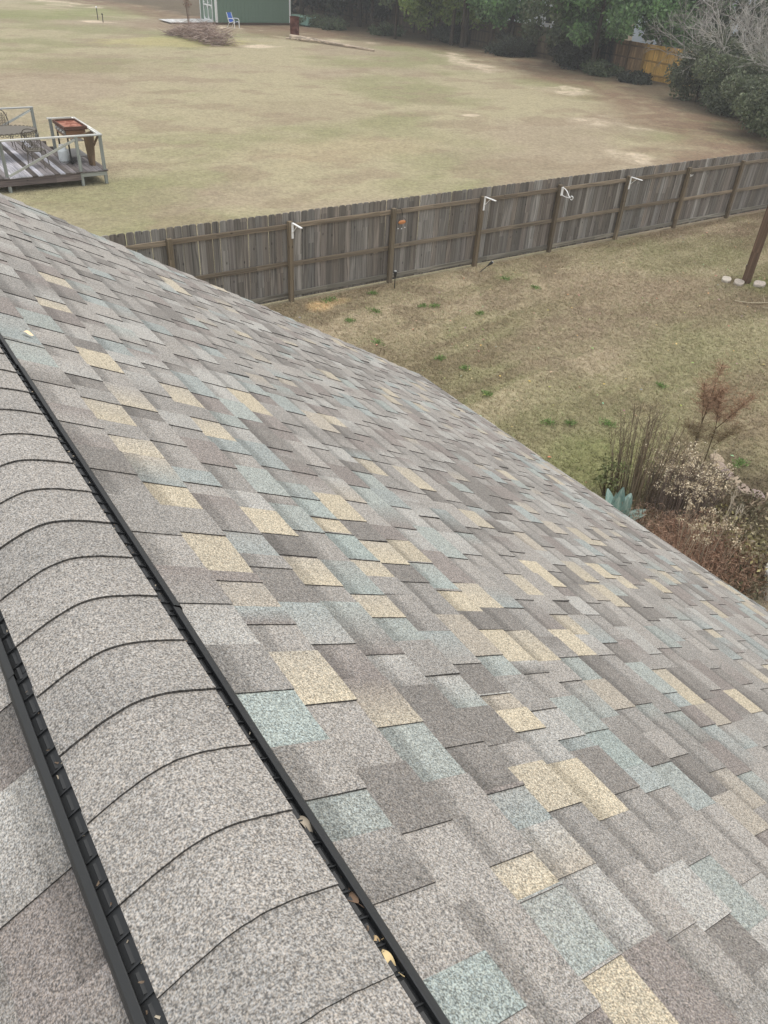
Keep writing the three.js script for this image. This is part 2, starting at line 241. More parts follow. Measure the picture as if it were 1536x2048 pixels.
// granule blends of the laminated shingles (linear reflectance; the granule map averages about one half)
const BL = { g: C(166, 162, 157), l: C(180, 179, 175), m: C(153, 150, 146), d: C(125, 121, 117), p: C(140, 132, 128), b: C(162, 174, 171), s: C(159, 168, 167), t: C(206, 194, 168), w: C(184, 175, 160) };
const GK = 0.83 / granMean;
const blend = (k) => mix3(BL[k], BL.g, k === 't' || k === 'w' ? 0.24 : 0.14).map((v) => v * GK), soft = (k) => mix3(blend(k), blend('g'), k === 't' || k === 'b' ? 0.30 : 0.08);
const EDGE = [0.13, 0.122, 0.115];
function tabGeo(side, ua, ub, va, vb, hA, hB, cols, band, R) {            // one tab of a shingle: its face, cut ends and butt; a band of darker granules may be pressed along its head
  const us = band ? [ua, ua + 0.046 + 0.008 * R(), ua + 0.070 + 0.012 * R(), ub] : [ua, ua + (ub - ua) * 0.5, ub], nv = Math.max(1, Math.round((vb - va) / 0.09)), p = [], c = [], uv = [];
  const ou = R() * 7, ov = R() * 7, H = (u) => lerp(hA, hB, (u - ua) / (ub - ua)), jit = (v, e) => 0.0025 * (vnoise(v * 60, ua * 50 + e * 9, 310) - 0.5) * 2;
  const pt = (u, v, dh = 0) => onRoof(side, u, v, H(u) + dh);
  const put = (q, cc, u, v) => { p.push(...q); c.push(...cc); uv.push(u + ou, v + ov); };
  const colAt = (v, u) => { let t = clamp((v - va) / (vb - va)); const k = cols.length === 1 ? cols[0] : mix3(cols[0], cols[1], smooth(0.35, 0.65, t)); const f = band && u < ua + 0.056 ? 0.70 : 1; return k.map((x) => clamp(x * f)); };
  const quad = (a, b, d, e) => { for (const [u, v, dh, cc] of [a, b, d, a, d, e]) put(pt(u, v, dh), cc ?? colAt(v, u), u, v); };
  for (let i = 0; i + 1 < us.length; i++) for (let j = 0; j < nv; j++) {
    const v0 = lerp(va, vb, j / nv), v1 = lerp(va, vb, (j + 1) / nv), A = us[i], B = us[i + 1], B0 = B === ub ? B + jit(v0, 1) : B, B1 = B === ub ? B + jit(v1, 1) : B;
    quad([A, v0, 0], [B0, v0, 0], [B1, v1, 0], [A, v1, 0]);
    if (B === ub) quad([B0, v0, 0, EDGE], [B0, v0, -0.007, EDGE], [B1, v1, -0.007, EDGE], [B1, v1, 0, EDGE]);
  }
  for (const v of [va, vb]) quad([ua, v, 0, EDGE], [ub + jit(v, 1), v, 0, EDGE], [ub + jit(v, 1), v, -0.007, EDGE], [ua, v, -0.007, EDGE]);
  const g = new THREE.BufferGeometry(); g.setAttribute('position', new THREE.BufferAttribute(new Float32Array(p), 3)); g.setAttribute('color', new THREE.BufferAttribute(new Float32Array(c), 3)); g.setAttribute('uv', new THREE.BufferAttribute(new Float32Array(uv), 2)); g.computeVertexNormals();
  return g;
}
// tabs that stand out in the photograph, per course: near end, far end (metres along the ridge), blend
const SPOT = {
  '-2': [[0.21, 0.30, 'b'], [0.74, 0.88, 'b'], [1.02, 1.16, 'l'], [2.46, 2.64, 'b'], [2.66, 2.93, 's']], '-1': [[0.84, 1.0, 't'], [1.16, 1.26, 'w'], [1.3, 1.47, 't'], [1.6, 1.72, 't'], [1.89, 2.0, 't'], [2.1, 2.26, 't']],
  '0': [[0.06, 0.205, 't'], [0.21, 0.345, 'b'], [0.35, 0.42, 't'], [0.91, 1.03, 'p'], [1.19, 1.34, 'd'], [1.4, 1.51, 's'], [1.77, 1.86, 's'], [2.61, 2.79, 't'], [3.23, 3.35, 't']], '1': [[0.47, 0.56, 's'], [0.57, 0.69, 'd'], [1.28, 1.41, 't'], [1.42, 1.525, 'd'], [1.53, 1.67, 't']],
  '2': [[0.49, 0.615, 't'], [0.68, 0.80, 'd'], [1.15, 1.25, 't'], [1.255, 1.42, 'b'], [2.19, 2.35, 't'], [2.47, 2.65, 't']], '3': [[0.44, 0.605, 't', 1], [0.71, 0.785, 't'], [0.787, 0.84, 'w', 1], [0.845, 0.96, 'd'], [1.36, 1.45, 't'], [1.455, 1.6, 'b'], [1.605, 1.695, 't', 1], [1.70, 1.82, 'b']],
  '4': [[0.49, 0.63, 'd'], [0.67, 0.77, 'l'], [0.775, 0.91, 'm'], [1.35, 1.445, 'd'], [1.45, 1.58, 't'], [1.585, 1.70, 'd'], [1.71, 1.89, 't']], '5': [[0.55, 0.68, 'b'], [0.97, 1.12, 't'], [1.21, 1.32, 't'], [1.33, 1.48, 'b'], [1.485, 1.62, 't'], [2.62, 2.87, 't']],
  '6': [[0.97, 1.12, 't'], [1.24, 1.38, 't']], '7': [[0.28, 0.41, 'w'], [0.75, 0.88, 'w']], '8': [[0.34, 0.48, 'w'], [1.0, 1.14, 't'], [2.24, 2.39, 't']], '9': [[1.12, 1.24, 't'], [1.36, 1.5, 't']], '10': [[2.2, 2.42, 't']], '11': [[0.74, 0.93, 't'], [1.45, 1.64, 't']], '14': [[0.67, 0.8, 't'], [1.35, 1.52, 't'], [1.54, 1.71, 't']],
  '15': [[0.78, 0.93, 'd']], '16': [[1.61, 1.74, 't']], '17': [[1.54, 1.66, 't'], [2.27, 2.39, 'w']], '20': [[1.55, 1.68, 't']], '22': [[2.14, 2.3, 'w']], '27': [[3.07, 3.24, 't']] };
const tabs = [];                                                          // { geo, size } of every tab, near ones become parts
function course(side, k, R) {
  const ua = Math.max(0.2, U0 + k * EXPO) - 0.012, ub = Math.min(EAVE, U0 + (k + 1) * EXPO), far = V_FAR((ua + ub) / 2), spots = side > 0 ? (SPOT[k] ?? []) : [];
  let v = V_NEAR + 0.15 * R(), high = R() < 0.5, drop = 'g';
  const pick = () => { const r = R(), mid = side > 0 && k >= 0 && k < 9 && v > 0.45 && v < 2.4, tanP = side < 0 ? 0.0 : mid ? 0.04 : k < 7 ? 0.02 : 0.07, bl = mid ? 0.20 : k < 2 ? 0.07 : 0.11; return r < tanP ? (R() < 0.6 ? 't' : 'w') : r < tanP + bl ? (R() < 0.5 ? 'b' : 's') : r < tanP + bl + 0.12 ? 'd' : r < tanP + bl + 0.26 ? 'p' : r < tanP + bl + 0.46 ? 'm' : r < tanP + bl + 0.58 ? 'l' : 'g'; };
  while (v < far - 0.01) {
    const sp = spots.find((s) => s[1] > v + 0.004 && s[0] <= v + 0.004), next = spots.find((s) => s[0] > v + 0.004);
    let end = sp ? sp[1] : v + (high ? 0.09 + 0.13 * R() : 0.06 + 0.12 * R());
    if (!sp && next && end > next[0] - 0.05) end = next[0];
    if (far - end < 0.06) end = far + 0.012 * (R() - 0.6);
    const kind = sp ? sp[2] : pick(), k2 = !sp && R() < 0.4 ? pick() : null, wob = 0.93 + 0.14 * R();
    const cols = [(sp ? mix3(blend(kind), blend('g'), 0.3 * R() * R()) : soft(kind)).map((x) => x * wob)]; if (sp && R() < 0.4) cols.push(mix3(cols[0], blend('g'), 0.45)); if (k2 && k2 !== 't') { const w2 = 0.92 + 0.16 * R(); cols.push(soft(k2).map((x) => x * w2)); }
    const hi = high ? 0.0035 : 0, lift = R() < 0.05 ? 0.005 : 0.0015 * R();
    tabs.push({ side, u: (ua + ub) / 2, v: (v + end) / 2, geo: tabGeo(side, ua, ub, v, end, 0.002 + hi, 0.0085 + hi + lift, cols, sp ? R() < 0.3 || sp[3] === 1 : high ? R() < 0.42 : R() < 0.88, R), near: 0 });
    v = end; high = !high || (sp && R() < 0.3);
  }
}
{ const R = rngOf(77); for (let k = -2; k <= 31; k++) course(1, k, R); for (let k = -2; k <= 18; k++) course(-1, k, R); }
{
  const cam = camera.position.clone(), fwd = V(0.480107, -0.600022, -0.639899), rt = V(0.823611, 0.057254, 0.564258), up = camera.up;
  for (const t of tabs) {
    const P = V(...onRoof(t.side, t.u, t.v, 0)).sub(cam), z = P.dot(fwd), n = V(t.side * sn, ct, 0), inView = z > 0.1 && Math.abs(P.dot(rt) / z) < 0.56 && Math.abs(P.dot(up) / z) < 0.72;
    t.near = inView ? -P.dot(n) / Math.pow(P.length(), 3) : 0; if (t.side < 0 && t.u > 1.1) t.near = 0;
  }
  tabs.sort((a, b) => b.near - a.near);
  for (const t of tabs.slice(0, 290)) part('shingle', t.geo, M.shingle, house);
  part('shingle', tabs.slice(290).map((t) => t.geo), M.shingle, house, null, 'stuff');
}
// ridge caps: bent shingles lapped towards the photographer, over the black vent
const capY = (x) => -0.006 - Math.tan(TH) * (Math.sqrt(x * x + 0.0042) - 0.065) + 0.002;
{
  const R = rngOf(5), W = 0.135;
  for (let i = -14; i < 40; i++) {
    const v0 = 0.3165 + 0.1388 * i + 0.004 * (R() - 0.5), v1 = 0.3165 + 0.1388 * (i + 1) + 0.03; if (v0 > 5.78) break;
    const p = [], c = [], uv = [], n = 22, ou = R() * 5, ov = R() * 5, skew = 0.006 * (R() - 0.5), base = blend(['g', 'g', 'g', 'm', 'g'][Math.floor(R() * 5)]), b2 = blend(R() < 0.5 ? 'm' : 'g');
    const w0 = W + 0.004 * (R() - 0.5), lift = 0.003 * R() * R();
    const pt = (x, v, dy) => { const t = (v - v0) / (v1 - v0); return [AX + x, AY + capY(x) + lerp(0.0065 + lift, 0.0005, t) + dy + 0.005 * (vnoise(v * 4, x * 5, 330) - 0.5), -(v + skew * x / W + 0.0018 * (vnoise(x * 70, i * 3.3, 331) - 0.5))]; };
    const put = (x, v, dy, cc) => { p.push(...pt(x, v, dy)); const t = smooth(0.3, 0.7, (v - v0) / (v1 - v0) + 0.3 * (x / W)); c.push(...(cc ?? mix3(base, b2, 0.6 * t))); uv.push(x + ou, v + ov); };
    const quad = (A, B, D, E) => { for (const q of [A, B, D, A, D, E]) put(...q); };
    const ve = Math.min(v1, 5.8);
    for (let j = 0; j < n; j++) {
      const xa = lerp(-w0, w0, j / n), xb = lerp(-w0, w0, (j + 1) / n);
      for (let m = 0; m < 2; m++) { const a = lerp(v0, ve, m / 2), b = lerp(v0, ve, (m + 1) / 2); quad([xa, a, 0], [xb, a, 0], [xb, b, 0], [xa, b, 0]); }
      quad([xa, v0, 0, EDGE], [xb, v0, 0, EDGE], [xb, v0, -0.0065, EDGE], [xa, v0, -0.0065, EDGE]);
    }
    for (const x of [-w0, w0]) quad([x, v0, 0, EDGE], [x, ve, 0, EDGE], [x, ve, -0.005, EDGE], [x, v0, -0.005, EDGE]);
    const g = new THREE.BufferGeometry(); g.setAttribute('position', new THREE.BufferAttribute(new Float32Array(p), 3)); g.setAttribute('color', new THREE.BufferAttribute(new Float32Array(c), 3)); g.setAttribute('uv', new THREE.BufferAttribute(new Float32Array(uv), 2)); g.computeVertexNormals();
    part('ridge_cap', g, M.shingle, house);
  }
}
{ // black plastic ridge vent in four foot lengths: a louvred trough and an outer wind baffle on each side
  const R = rngOf(6), L = 1.22, strip = (pts, v0, v1, s, w) => {          // pts: [x from the ridge, height over the ridge line] swept along the ridge
    const p = [], N = 6; for (let k = 0; k < N; k++) for (let i = 0; i + 1 < pts.length; i++) { const a = lerp(v0, v1, k / N), b = lerp(v0, v1, (k + 1) / N), P = (q, v) => [AX + s * (q[0] + w(v)), AY + q[1] + 0.003 * (vnoise(v * 3, s * 4 + 9, 340) - 0.5), -v]; const A = P(pts[i], a), B = P(pts[i + 1], a), D = P(pts[i + 1], b), E = P(pts[i], b); p.push(...A, ...B, ...D, ...A, ...D, ...E); }
    const g = new THREE.BufferGeometry(); g.setAttribute('position', new THREE.BufferAttribute(new Float32Array(p), 3)); g.computeVertexNormals(); return g; };
  const pl = (x, h) => [x, -Math.tan(TH) * x + h];
  for (let k = -2; k < 5; k++) for (const s of [-1, 1]) {
    const v0 = -0.12 + k * L + (s > 0 ? 0.02 : 0), v1 = Math.min(v0 + L - 0.003, 5.78), off = 0.0035 * (R() - 0.5), w = (v) => off + 0.003 * (vnoise(v * 2.5, s + 3, 341) - 0.5);
    if (v0 > 5.7) continue;
    const sec = part('ridge_vent', strip([[0.02, -0.022], pl(0.122, 0.018), pl(0.130, 0.015), pl(0.1525, 0.015), pl(0.154, 0.029), pl(0.1555, 0.0305), pl(0.166, 0.0285), pl(0.169, 0.025), pl(0.172, -0.012)], v0, v1, s, w), M.vent, house);
    const ribs = []; for (let v = v0 + 0.022; v < v1 - 0.01; v += 0.0437) { const a = pl(0.128, 0.0172), b = pl(0.154, 0.0172); ribs.push(bar([AX + s * (a[0] + off), AY + a[1], -v], [AX + s * (b[0] + off), AY + b[1], -v], 0.006, 0.0022, 0)); const a2 = pl(0.143, 0.0158), b2 = a2; ribs.push(bar([AX + s * (a2[0] + off), AY + a2[1], -v - 0.006], [AX + s * (b2[0] + off), AY + b2[1], -v - 0.036], 0.006, 0.0025, 0)); }
    part('rib', ribs, M.vent, sec, null, 'stuff');
  }
}
{ // grit and plant crumbs that have washed into the vent's troughs
  const R = rngOf(66);
  for (const s of [-1, 1]) { const g = []; for (let i = 0; i < 60; i++) { const v = -0.1 + 3.2 * Math.pow(R(), 1.4), x = 0.133 + 0.018 * R(), k = 0.0016 + 0.0026 * R(), b = new THREE.TetrahedronGeometry(k).scale(0.7, 0.5, 1.6).rotateY(R() * 6).translate(AX + s * x, AY - Math.tan(TH) * x + 0.0175, -v); g.push(tint(b, woodTint(R, R() < 0.5 ? C(190, 178, 158) : C(120, 104, 88), 0.6))); } part('grit', g, M.dull, house, null, 'stuff'); }
}
{ // dry leaves and bits caught in the vent's trough
  const curl = (len, wid, bend, seed) => { const g = new THREE.PlaneGeometry(wid, len, 6, 10), p = g.attributes.position, R = rngOf(seed); for (let i = 0; i < p.count; i++) { const t = p.getY(i) / len, x = p.getX(i) * Math.max(0.08, Math.cos(t * 3.0)), a = x / wid * bend; p.setXYZ(i, Math.sin(a) * wid / bend * 1.0, 0.006 * Math.sin(t * 5 + seed) + (1 - Math.cos(a)) * wid / bend, t * len); } g.computeVertexNormals(); return g; };
  const at = (v, dx, h) => [AX + 0.147 + dx, AY - Math.tan(TH) * 0.147 + h, -v];
  for (const [v, len, wid, bend, col, turn, label, dx, h] of [
    [0.572, 0.046, 0.016, 2.6, C(168, 158, 142), 0.3, 'curled grey dry leaf standing in the right vent trough', -0.002, 0.015], [0.455, 0.062, 0.030, 1.5, C(120, 98, 80), 0.15, 'large curled brown dry leaf lodged in the right vent trough', -0.003, 0.014],
    [0.372, 0.020, 0.008, 1.2, C(196, 170, 130), 0.9, 'small pale brown leaf scrap in the right vent trough', -0.006, 0.014], [0.338, 0.040, 0.011, 0.8, C(232, 208, 158), 0.05, 'flat straw yellow leaf sliver in the right vent trough', -0.004, 0.0155]]) {
    const o = thing('dry_leaf', label, 'leaf', at(v, dx, h), turn); part('blade', curl(len, wid, bend, Math.round(len * 1000)), std({ color: new THREE.Color(...col), roughness: 0.8 }), o);
    part('stalk', tube([[0, 0.004, len / 2], [0.001, 0.006, len * 0.62], [0.003, 0.005, len * 0.72]], 0.0008, 5, 5), std({ color: new THREE.Color(...col.map((q) => q * 0.6)) }), o);
  }
  const o = thing('dry_leaf', 'tiny pale dry leaf lying flat on the shingles at the far left', 'leaf', onRoof(1, 0.30, 2.73, 0.02), 0.8); part('blade', curl(0.04, 0.018, 1.0, 9), std({ color: new THREE.Color(...C(236, 214, 178)) }), o);
}

// ───────────────────────── wooden fence across the yard ─────────────────────────
const fz = -13.36;
{
  const fence = thing('wooden_fence', 'long weathered grey dog eared picket fence with brown posts between the two yards', 'fence', [0, 0, fz]), R = rngOf(21);
  const shape = (w, h) => { const s = new THREE.Shape(), e = 0.032; s.moveTo(-w / 2, 0.03); s.lineTo(w / 2, 0.03); s.lineTo(w / 2, h - e); s.quadraticCurveTo(w / 2 - 0.004, h - 0.004, w / 2 - e, h); s.lineTo(-w / 2 + e, h); s.quadraticCurveTo(-w / 2 + 0.004, h - 0.004, -w / 2, h - e); s.closePath(); return s; };
  const variants = []; for (let i = 0; i < 14; i++) { const g = new THREE.ExtrudeGeometry(shape(0.138, 1.748 + 0.010 * R()), { depth: 0.016, bevelEnabled: false, curveSegments: 2 }); uvShift(g, R() * 3, R() * 4); variants.push(g); }
  const cols = [C(144, 141, 137), C(130, 126, 121), C(154, 151, 147), C(122, 117, 111), C(136, 129, 122), C(142, 136, 131)];
  let n = 0;
  for (let x = 0.4; x < 31.2; x += 0.1445) {
    const g = variants[Math.floor(R() * 14)].clone(); uvShift(g, R() * 3, R() * 4); tint(g, woodTint(R, cols[Math.floor(R() * 6)], 0.26).map((v) => v * 1.25));
    const m = part('picket', g, M.wood, fence); m.position.set(x, 0, -0.085 - 0.003 * R()); m.rotation.z = 0.012 * (R() - 0.5); m.rotation.y = 0.02 * (R() - 0.5); n++;
  }
  const postC = C(128, 116, 98), railC = C(140, 128, 112);
  for (let k = -2; k <= 9; k++) {
    const x = 7.26 + 2.45 * k, h = 1.60 + 0.03 * (R() - 0.5);
    const p = part('post', tint(uvShift(box(0.092, h, 0.092, 0, h / 2, 0, 0.005), R() * 3, R() * 3), woodTint(R, postC, 0.3).map((v) => v * 1.25)), M.wood, fence); p.position.x = x; p.rotation.z = 0.014 * (R() - 0.5);
    for (const y of [1.50, 0.765, 0.135]) { const dy = 0.02 * (R() - 0.5); const r = part('rail', tint(uvShift(box(2.45 - 0.094, 0.088, 0.038, 0, 0, 0, 0.003), R() * 3, R() * 3), woodTint(R, y === 0.135 ? C(142, 138, 128) : railC, 0.3).map((v) => v * 1.2)), M.wood, fence); r.position.set(x + 1.225, y + dy, -0.048); r.rotation.z = 0.006 * (R() - 0.5); }
  }
}
{ // things that hang on the fence posts
  const PX = (k) => 7.26 + 2.45 * k, face = fz + 0.047;
  const mk = (k, label) => { const o = thing('shelf_bracket', label, 'bracket', [PX(k) + 0.02, 0, face], 0, 'white L shaped brackets on the fence posts'); part('upright', box(0.044, 0.30, 0.014, 0, 1.44, 0.007, 0.002), M.whitePlastic, o); part('arm', box(0.044, 0.016, 0.36, 0, 1.585, 0.185, 0.002), M.whitePlastic, o); part('brace', bar([0, 1.40, 0.012], [0, 1.578, 0.19], 0.018, 0.01, 0.002), M.whitePlastic, o); return o; };
  mk(0, 'white L shaped bracket on the fence post nearest the roof'); mk(2, 'white L shaped bracket on the fence post just right of the hanging chime'); mk(4, 'white L shaped bracket right of the scroll bracket');
  const s = thing('scroll_bracket', 'white scroll bracket with a round hook on a fence post', 'bracket', [PX(3) + 0.02, 0, face]);
  part('plate', box(0.075, 0.2, 0.014, 0, 1.47, 0.008, 0.005), M.whitePlastic, s);
  part('arm', tube([[0, 1.55, 0.015], [0, 1.545, 0.08], [0, 1.50, 0.17], [0, 1.42, 0.25], [0, 1.385, 0.30]], 0.011, 20, 7), M.whitePlastic, s);
  part('lower_arm', tube([[0, 1.39, 0.015], [0, 1.375, 0.15], [0, 1.385, 0.30]], 0.009, 14, 7), M.whitePlastic, s);
  part('hook', new THREE.TorusGeometry(0.042, 0.01, 7, 20, 5.4).rotateY(Math.PI / 2).translate(0, 1.40, 0.345), M.whitePlastic, s);
  const b = thing('small_hook', 'tiny white hook plate on the fifth visible fence post', 'hook', [PX(5) + 0.085, 0, face - 0.05]);
  part('plate', box(0.05, 0.07, 0.012, 0, 1.40, 0.02, 0.004), M.whitePlastic, b); part('peg', tube([[0, 1.42, 0.02], [0, 1.40, 0.07], [0, 1.44, 0.10]], 0.01, 10, 6), M.whitePlastic, b);
  const c = thing('wind_chime', 'round rusty orange hanging chime with bell drops beside a fence post', 'wind chime', [PX(1) + 0.16, 0, face + 0.06]);
  part('hanger', tube([[-0.10, 1.60, -0.05], [-0.03, 1.58, -0.02], [0, 1.46, 0]], 0.006, 12, 6), M.blackMetal, c);
  part('ring', new THREE.TorusGeometry(0.105, 0.006, 6, 28, Math.PI).translate(0, 1.30, 0), std({ color: new THREE.Color(0.09, 0.07, 0.06), roughness: 0.7 }), c);
  const body = new THREE.SphereGeometry(0.085, 16, 8).scale(1.15, 0.5, 0.22).translate(0, 1.315, 0); part('bird_plate', body, std({ color: new THREE.Color(...C(196, 132, 84)), roughness: 0.6 }), c);
  for (const [x, l] of [[-0.09, 0.09], [0, 0.10], [0.085, 0.085]]) { const d = part('drop', limb([x, 1.29, 0], [x, 1.30 - l, 0], 0.0025, 0.0025, 5), M.blackMetal, c); part('bell', new THREE.ConeGeometry(0.012, 0.028, 10, 1, true).translate(x, 1.29 - l, 0), M.whitePlastic, d); }
}
{ // garden lights staked into the lawn
  const light = (pos, turn, label) => {
    const o = thing('solar_light', label, 'garden light', pos, turn, 'black staked garden lights');
    part('stake', limb([0, 0, 0], [0, 0.27, 0], 0.009, 0.009, 8), M.blackMetal, o);
    part('lamp_shade', new THREE.LatheGeometry([[0.008, 0.24], [0.02, 0.28], [0.036, 0.36], [0.034, 0.385], [0.001, 0.392]].map(([x, y]) => new THREE.Vector2(x, y)), 14), M.blackMetal, o);
    part('solar_cap', new THREE.CylinderGeometry(0.026, 0.03, 0.012, 14).translate(0, 0.396, 0), std({ color: new THREE.Color(0.45, 0.46, 0.46), roughness: 0.3 }), o); return o;
  };
  light([9.60, 0, -13.0], 0, 'black garden light at the foot of the chime post'); light([17.55, 0, -9.74], 0.4, 'black garden light among the pale stones by the arbor post');
  const f = light([12.0, 0, -12.98], 0, 'black garden light knocked over beside the fence'); f.rotation.set(0.25, 0, -0.95);
}

// ───────────────────────── arbor post, stones and sticks at the right ─────────────────────────
{
  const a = thing('garden_arbor', 'brown wooden arbor post with a red slatted swing seat behind it', 'arbor', [17.5, 0, -9.62], -0.2), R = rngOf(31), pc = C(120, 98, 82), T = (g, c) => tint(uvShift(g, R() * 3, R() * 3), c.map((v) => v * 1.3));
  for (const [x, z] of [[0, 0], [2.3, 0.1], [0.1, 1.5], [2.4, 1.6]]) part('post', T(box(0.15, 2.5, 0.15, x, 1.25, z, 0.008), pc), M.wood, a);
  for (const z of [0.02, 1.56]) part('beam', T(box(3.1, 0.18, 0.05, 1.2, 2.4, z + 0.1, 0.005), pc), M.wood, a);
  for (let i = 0; i < 7; i++) part('rafter', T(box(0.045, 0.12, 2.3, -0.1 + i * 0.43, 2.55, 0.8, 0.004), pc), M.wood, a);
  const w = thing('porch_swing', 'reddish wooden slatted swing seat hanging inside the arbor', 'swing', [17.5, 0, -9.62], -0.2), rc = C(150, 98, 78);
  for (let i = 0; i < 5; i++) part('seat_slat', T(box(1.5, 0.022, 0.085, 1.15, 0.44, 0.5 + i * 0.1, 0.003), rc), M.wood, w);
  part('front_rail', T(box(1.55, 0.09, 0.03, 1.15, 0.40, 0.44, 0.003), rc), M.wood, w);
  for (let i = 0; i < 11; i++) part('back_slat', T(box(0.05, 0.5, 0.018, 0.45 + i * 0.14, 0.70, 1.0, 0.003), rc), M.wood, w);
  for (const x of [0.40, 1.9]) { part('arm_rest', T(box(0.07, 0.025, 0.55, x, 0.68, 0.72, 0.003), rc), M.wood, w); for (const z of [0.5, 0.62, 0.74]) part('arm_post', T(box(0.03, 0.24, 0.03, x, 0.56, z, 0.003), rc), M.wood, w); part('chain', limb([x, 0.68, 0.6], [x, 2.35, 0.6], 0.006, 0.006, 6), M.blackMetal, w); }
  const rock = (pos, sx, sy, sz, col, label, name = 'stone', group = 'pale stones at the arbor post', seed = 1, turn = 0) => { const g = new THREE.IcosahedronGeometry(1, 3), p = g.attributes.position; for (let i = 0; i < p.count; i++) { const q = V(p.getX(i), p.getY(i), p.getZ(i)), k = 0.8 + 0.5 * fbm(q.x * 1.3 + seed * 7, q.y * 1.3 + q.z * 1.7 + 20, 350, 3); q.multiplyScalar(k); q.x = Math.sign(q.x) * Math.pow(Math.abs(q.x), 0.7); q.z = Math.sign(q.z) * Math.pow(Math.abs(q.z), 0.7); q.y = clamp(q.y, -0.5, 0.40); p.setXYZ(i, q.x * sx, q.y * sy + sy * 0.3, q.z * sz); } g.computeVertexNormals(); const m = part(numbered(name), tint(g, col.map((v) => v * 1.2)), M.stone, scene); m.position.set(...pos); m.rotation.y = turn; return tag(m, label, 'stone', group); };
  rock([17.15, 0, -9.92], 0.17, 0.10, 0.10, C(214, 204, 190), 'pale flat stone farthest left of the arbor post', 'stone', 'pale stones at the arbor post', 1, 0.5); rock([17.27, 0, -9.66], 0.19, 0.09, 0.11, C(206, 194, 180), 'pale flat stone touching the left of the arbor post', 'stone', 'pale stones at the arbor post', 2, 0.5); rock([17.66, 0, -9.36], 0.19, 0.10, 0.12, C(210, 198, 186), 'pale flat stone right of the arbor post', 'stone', 'pale stones at the arbor post', 3, 0.4);
  const st = thing('fallen_branch', 'thin bare pale branch lying forked on the lawn below the arbor', 'branch', [16.1, 0.02, -8.95]), sc = C(196, 184, 158);
  part('stem', [tube([[0, 0.02, 0], [0.28, 0.03, 0.30], [0.7, 0.02, 0.45], [1.2, 0.03, 0.75]], 0.011, 14, 5, 0.5)].map((g) => tint(g, sc)), M.dull, st); part('twig', tint(limb([0.55, 0.02, 0.40], [0.72, 0.12, 0.2], 0.006, 0.003, 4), sc), M.dull, st);
  const s2 = thing('fallen_branch', 'shorter pale stick just below the forked branch', 'branch', [16.35, 0.02, -8.40]); part('stem', tint(tube([[0, 0.01, 0], [0.3, 0.02, 0.2], [0.8, 0.01, 0.42]], 0.009, 10, 5, 0.6), sc), M.dull, s2);
  // stone edging of the flower bed
  const ed = [[9.98, -4.98], [9.82, -4.80], [9.74, -4.62], [9.68, -4.44], [9.62, -4.26], [9.66, -4.06], [9.78, -3.88]];
  ed.forEach(([x, z], i) => rock([x, 0, z], 0.12 + 0.03 * hash2(i, 3, 1), 0.085, 0.085, C(186 - 8 * (i % 3), 168 - 8 * (i % 3), 146), 'tan edging stone of the flower bed, number ' + ['one', 'two', 'three', 'four', 'five', 'six', 'seven'][i] + ' from its far end', 'edging_stone', 'tan stones edging the flower bed', 10 + i, 1.0));
  const pot = thing('plant_pot', 'white plastic plant pot by the house beyond the eave', 'plant pot', [7.95, 0, -2.69]);
  part('pot_body', new THREE.LatheGeometry([[0.001, 0.01], [0.15, 0.01], [0.2, 0.36], [0.215, 0.365], [0.215, 0.41], [0.195, 0.41], [0.185, 0.33]].map(([x, y]) => new THREE.Vector2(x, y)), 28), M.whitePlastic, pot); part('soil', new THREE.CircleGeometry(0.187, 20).rotateX(-Math.PI / 2).translate(0, 0.335, 0), M.felt, pot);
}

// ───────────────────────── flower bed plants ─────────────────────────
function stems(name, label, category, pos, { n, r, h, spread, lean, thick, col, branch = 0, tip = null, seed, bend = 0.12 }) {
  const R = rngOf(seed), o = thing(name, label, category, pos), list = [], L = new Leaves();
  for (let i = 0; i < n; i++) {
    const a = R() * 6.283, q = r * Math.sqrt(R()), bx = q * Math.cos(a), bz = q * Math.sin(a), H = h * (0.6 + 0.5 * R()), k = spread * (0.3 + R()), tx = bx + bx / r * k + lean[0] * H + bend * (R() - 0.5), tz = bz + bz / r * k + lean[1] * H + bend * (R() - 0.5), c = woodTint(R, col, 0.6);
    const mx = lerp(bx, tx, 0.45) + bend * 0.4 * (R() - 0.5), mz = lerp(bz, tz, 0.45) + bend * 0.4 * (R() - 0.5), mid = [mx, H * 0.5, mz];
    list.push(tint(limb([bx, 0, bz], mid, thick, thick * 0.75, 4), c), tint(limb(mid, [tx, H, tz], thick * 0.75, thick * 0.35, 4), c));
    for (let b = 0; b < branch; b++) { const t = 0.45 + 0.55 * R(), s = [lerp(mx, tx, t), lerp(H * 0.5, H, t), lerp(mz, tz, t)], l = H * 0.2 * (0.4 + R()); list.push(tint(limb(s, [s[0] + l * (R() - 0.5), s[1] + l * (0.3 + 0.6 * R()), s[2] + l * (R() - 0.5)], thick * 0.5, thick * 0.25, 3), c)); }
    if (tip) tip(L, [tx, H, tz], R);
  }
  part('stem', list, M.dull, o); if (L.p.length) part(tip.part ?? 'foliage', L.geo(), M.leaf, o);
  return o;
}
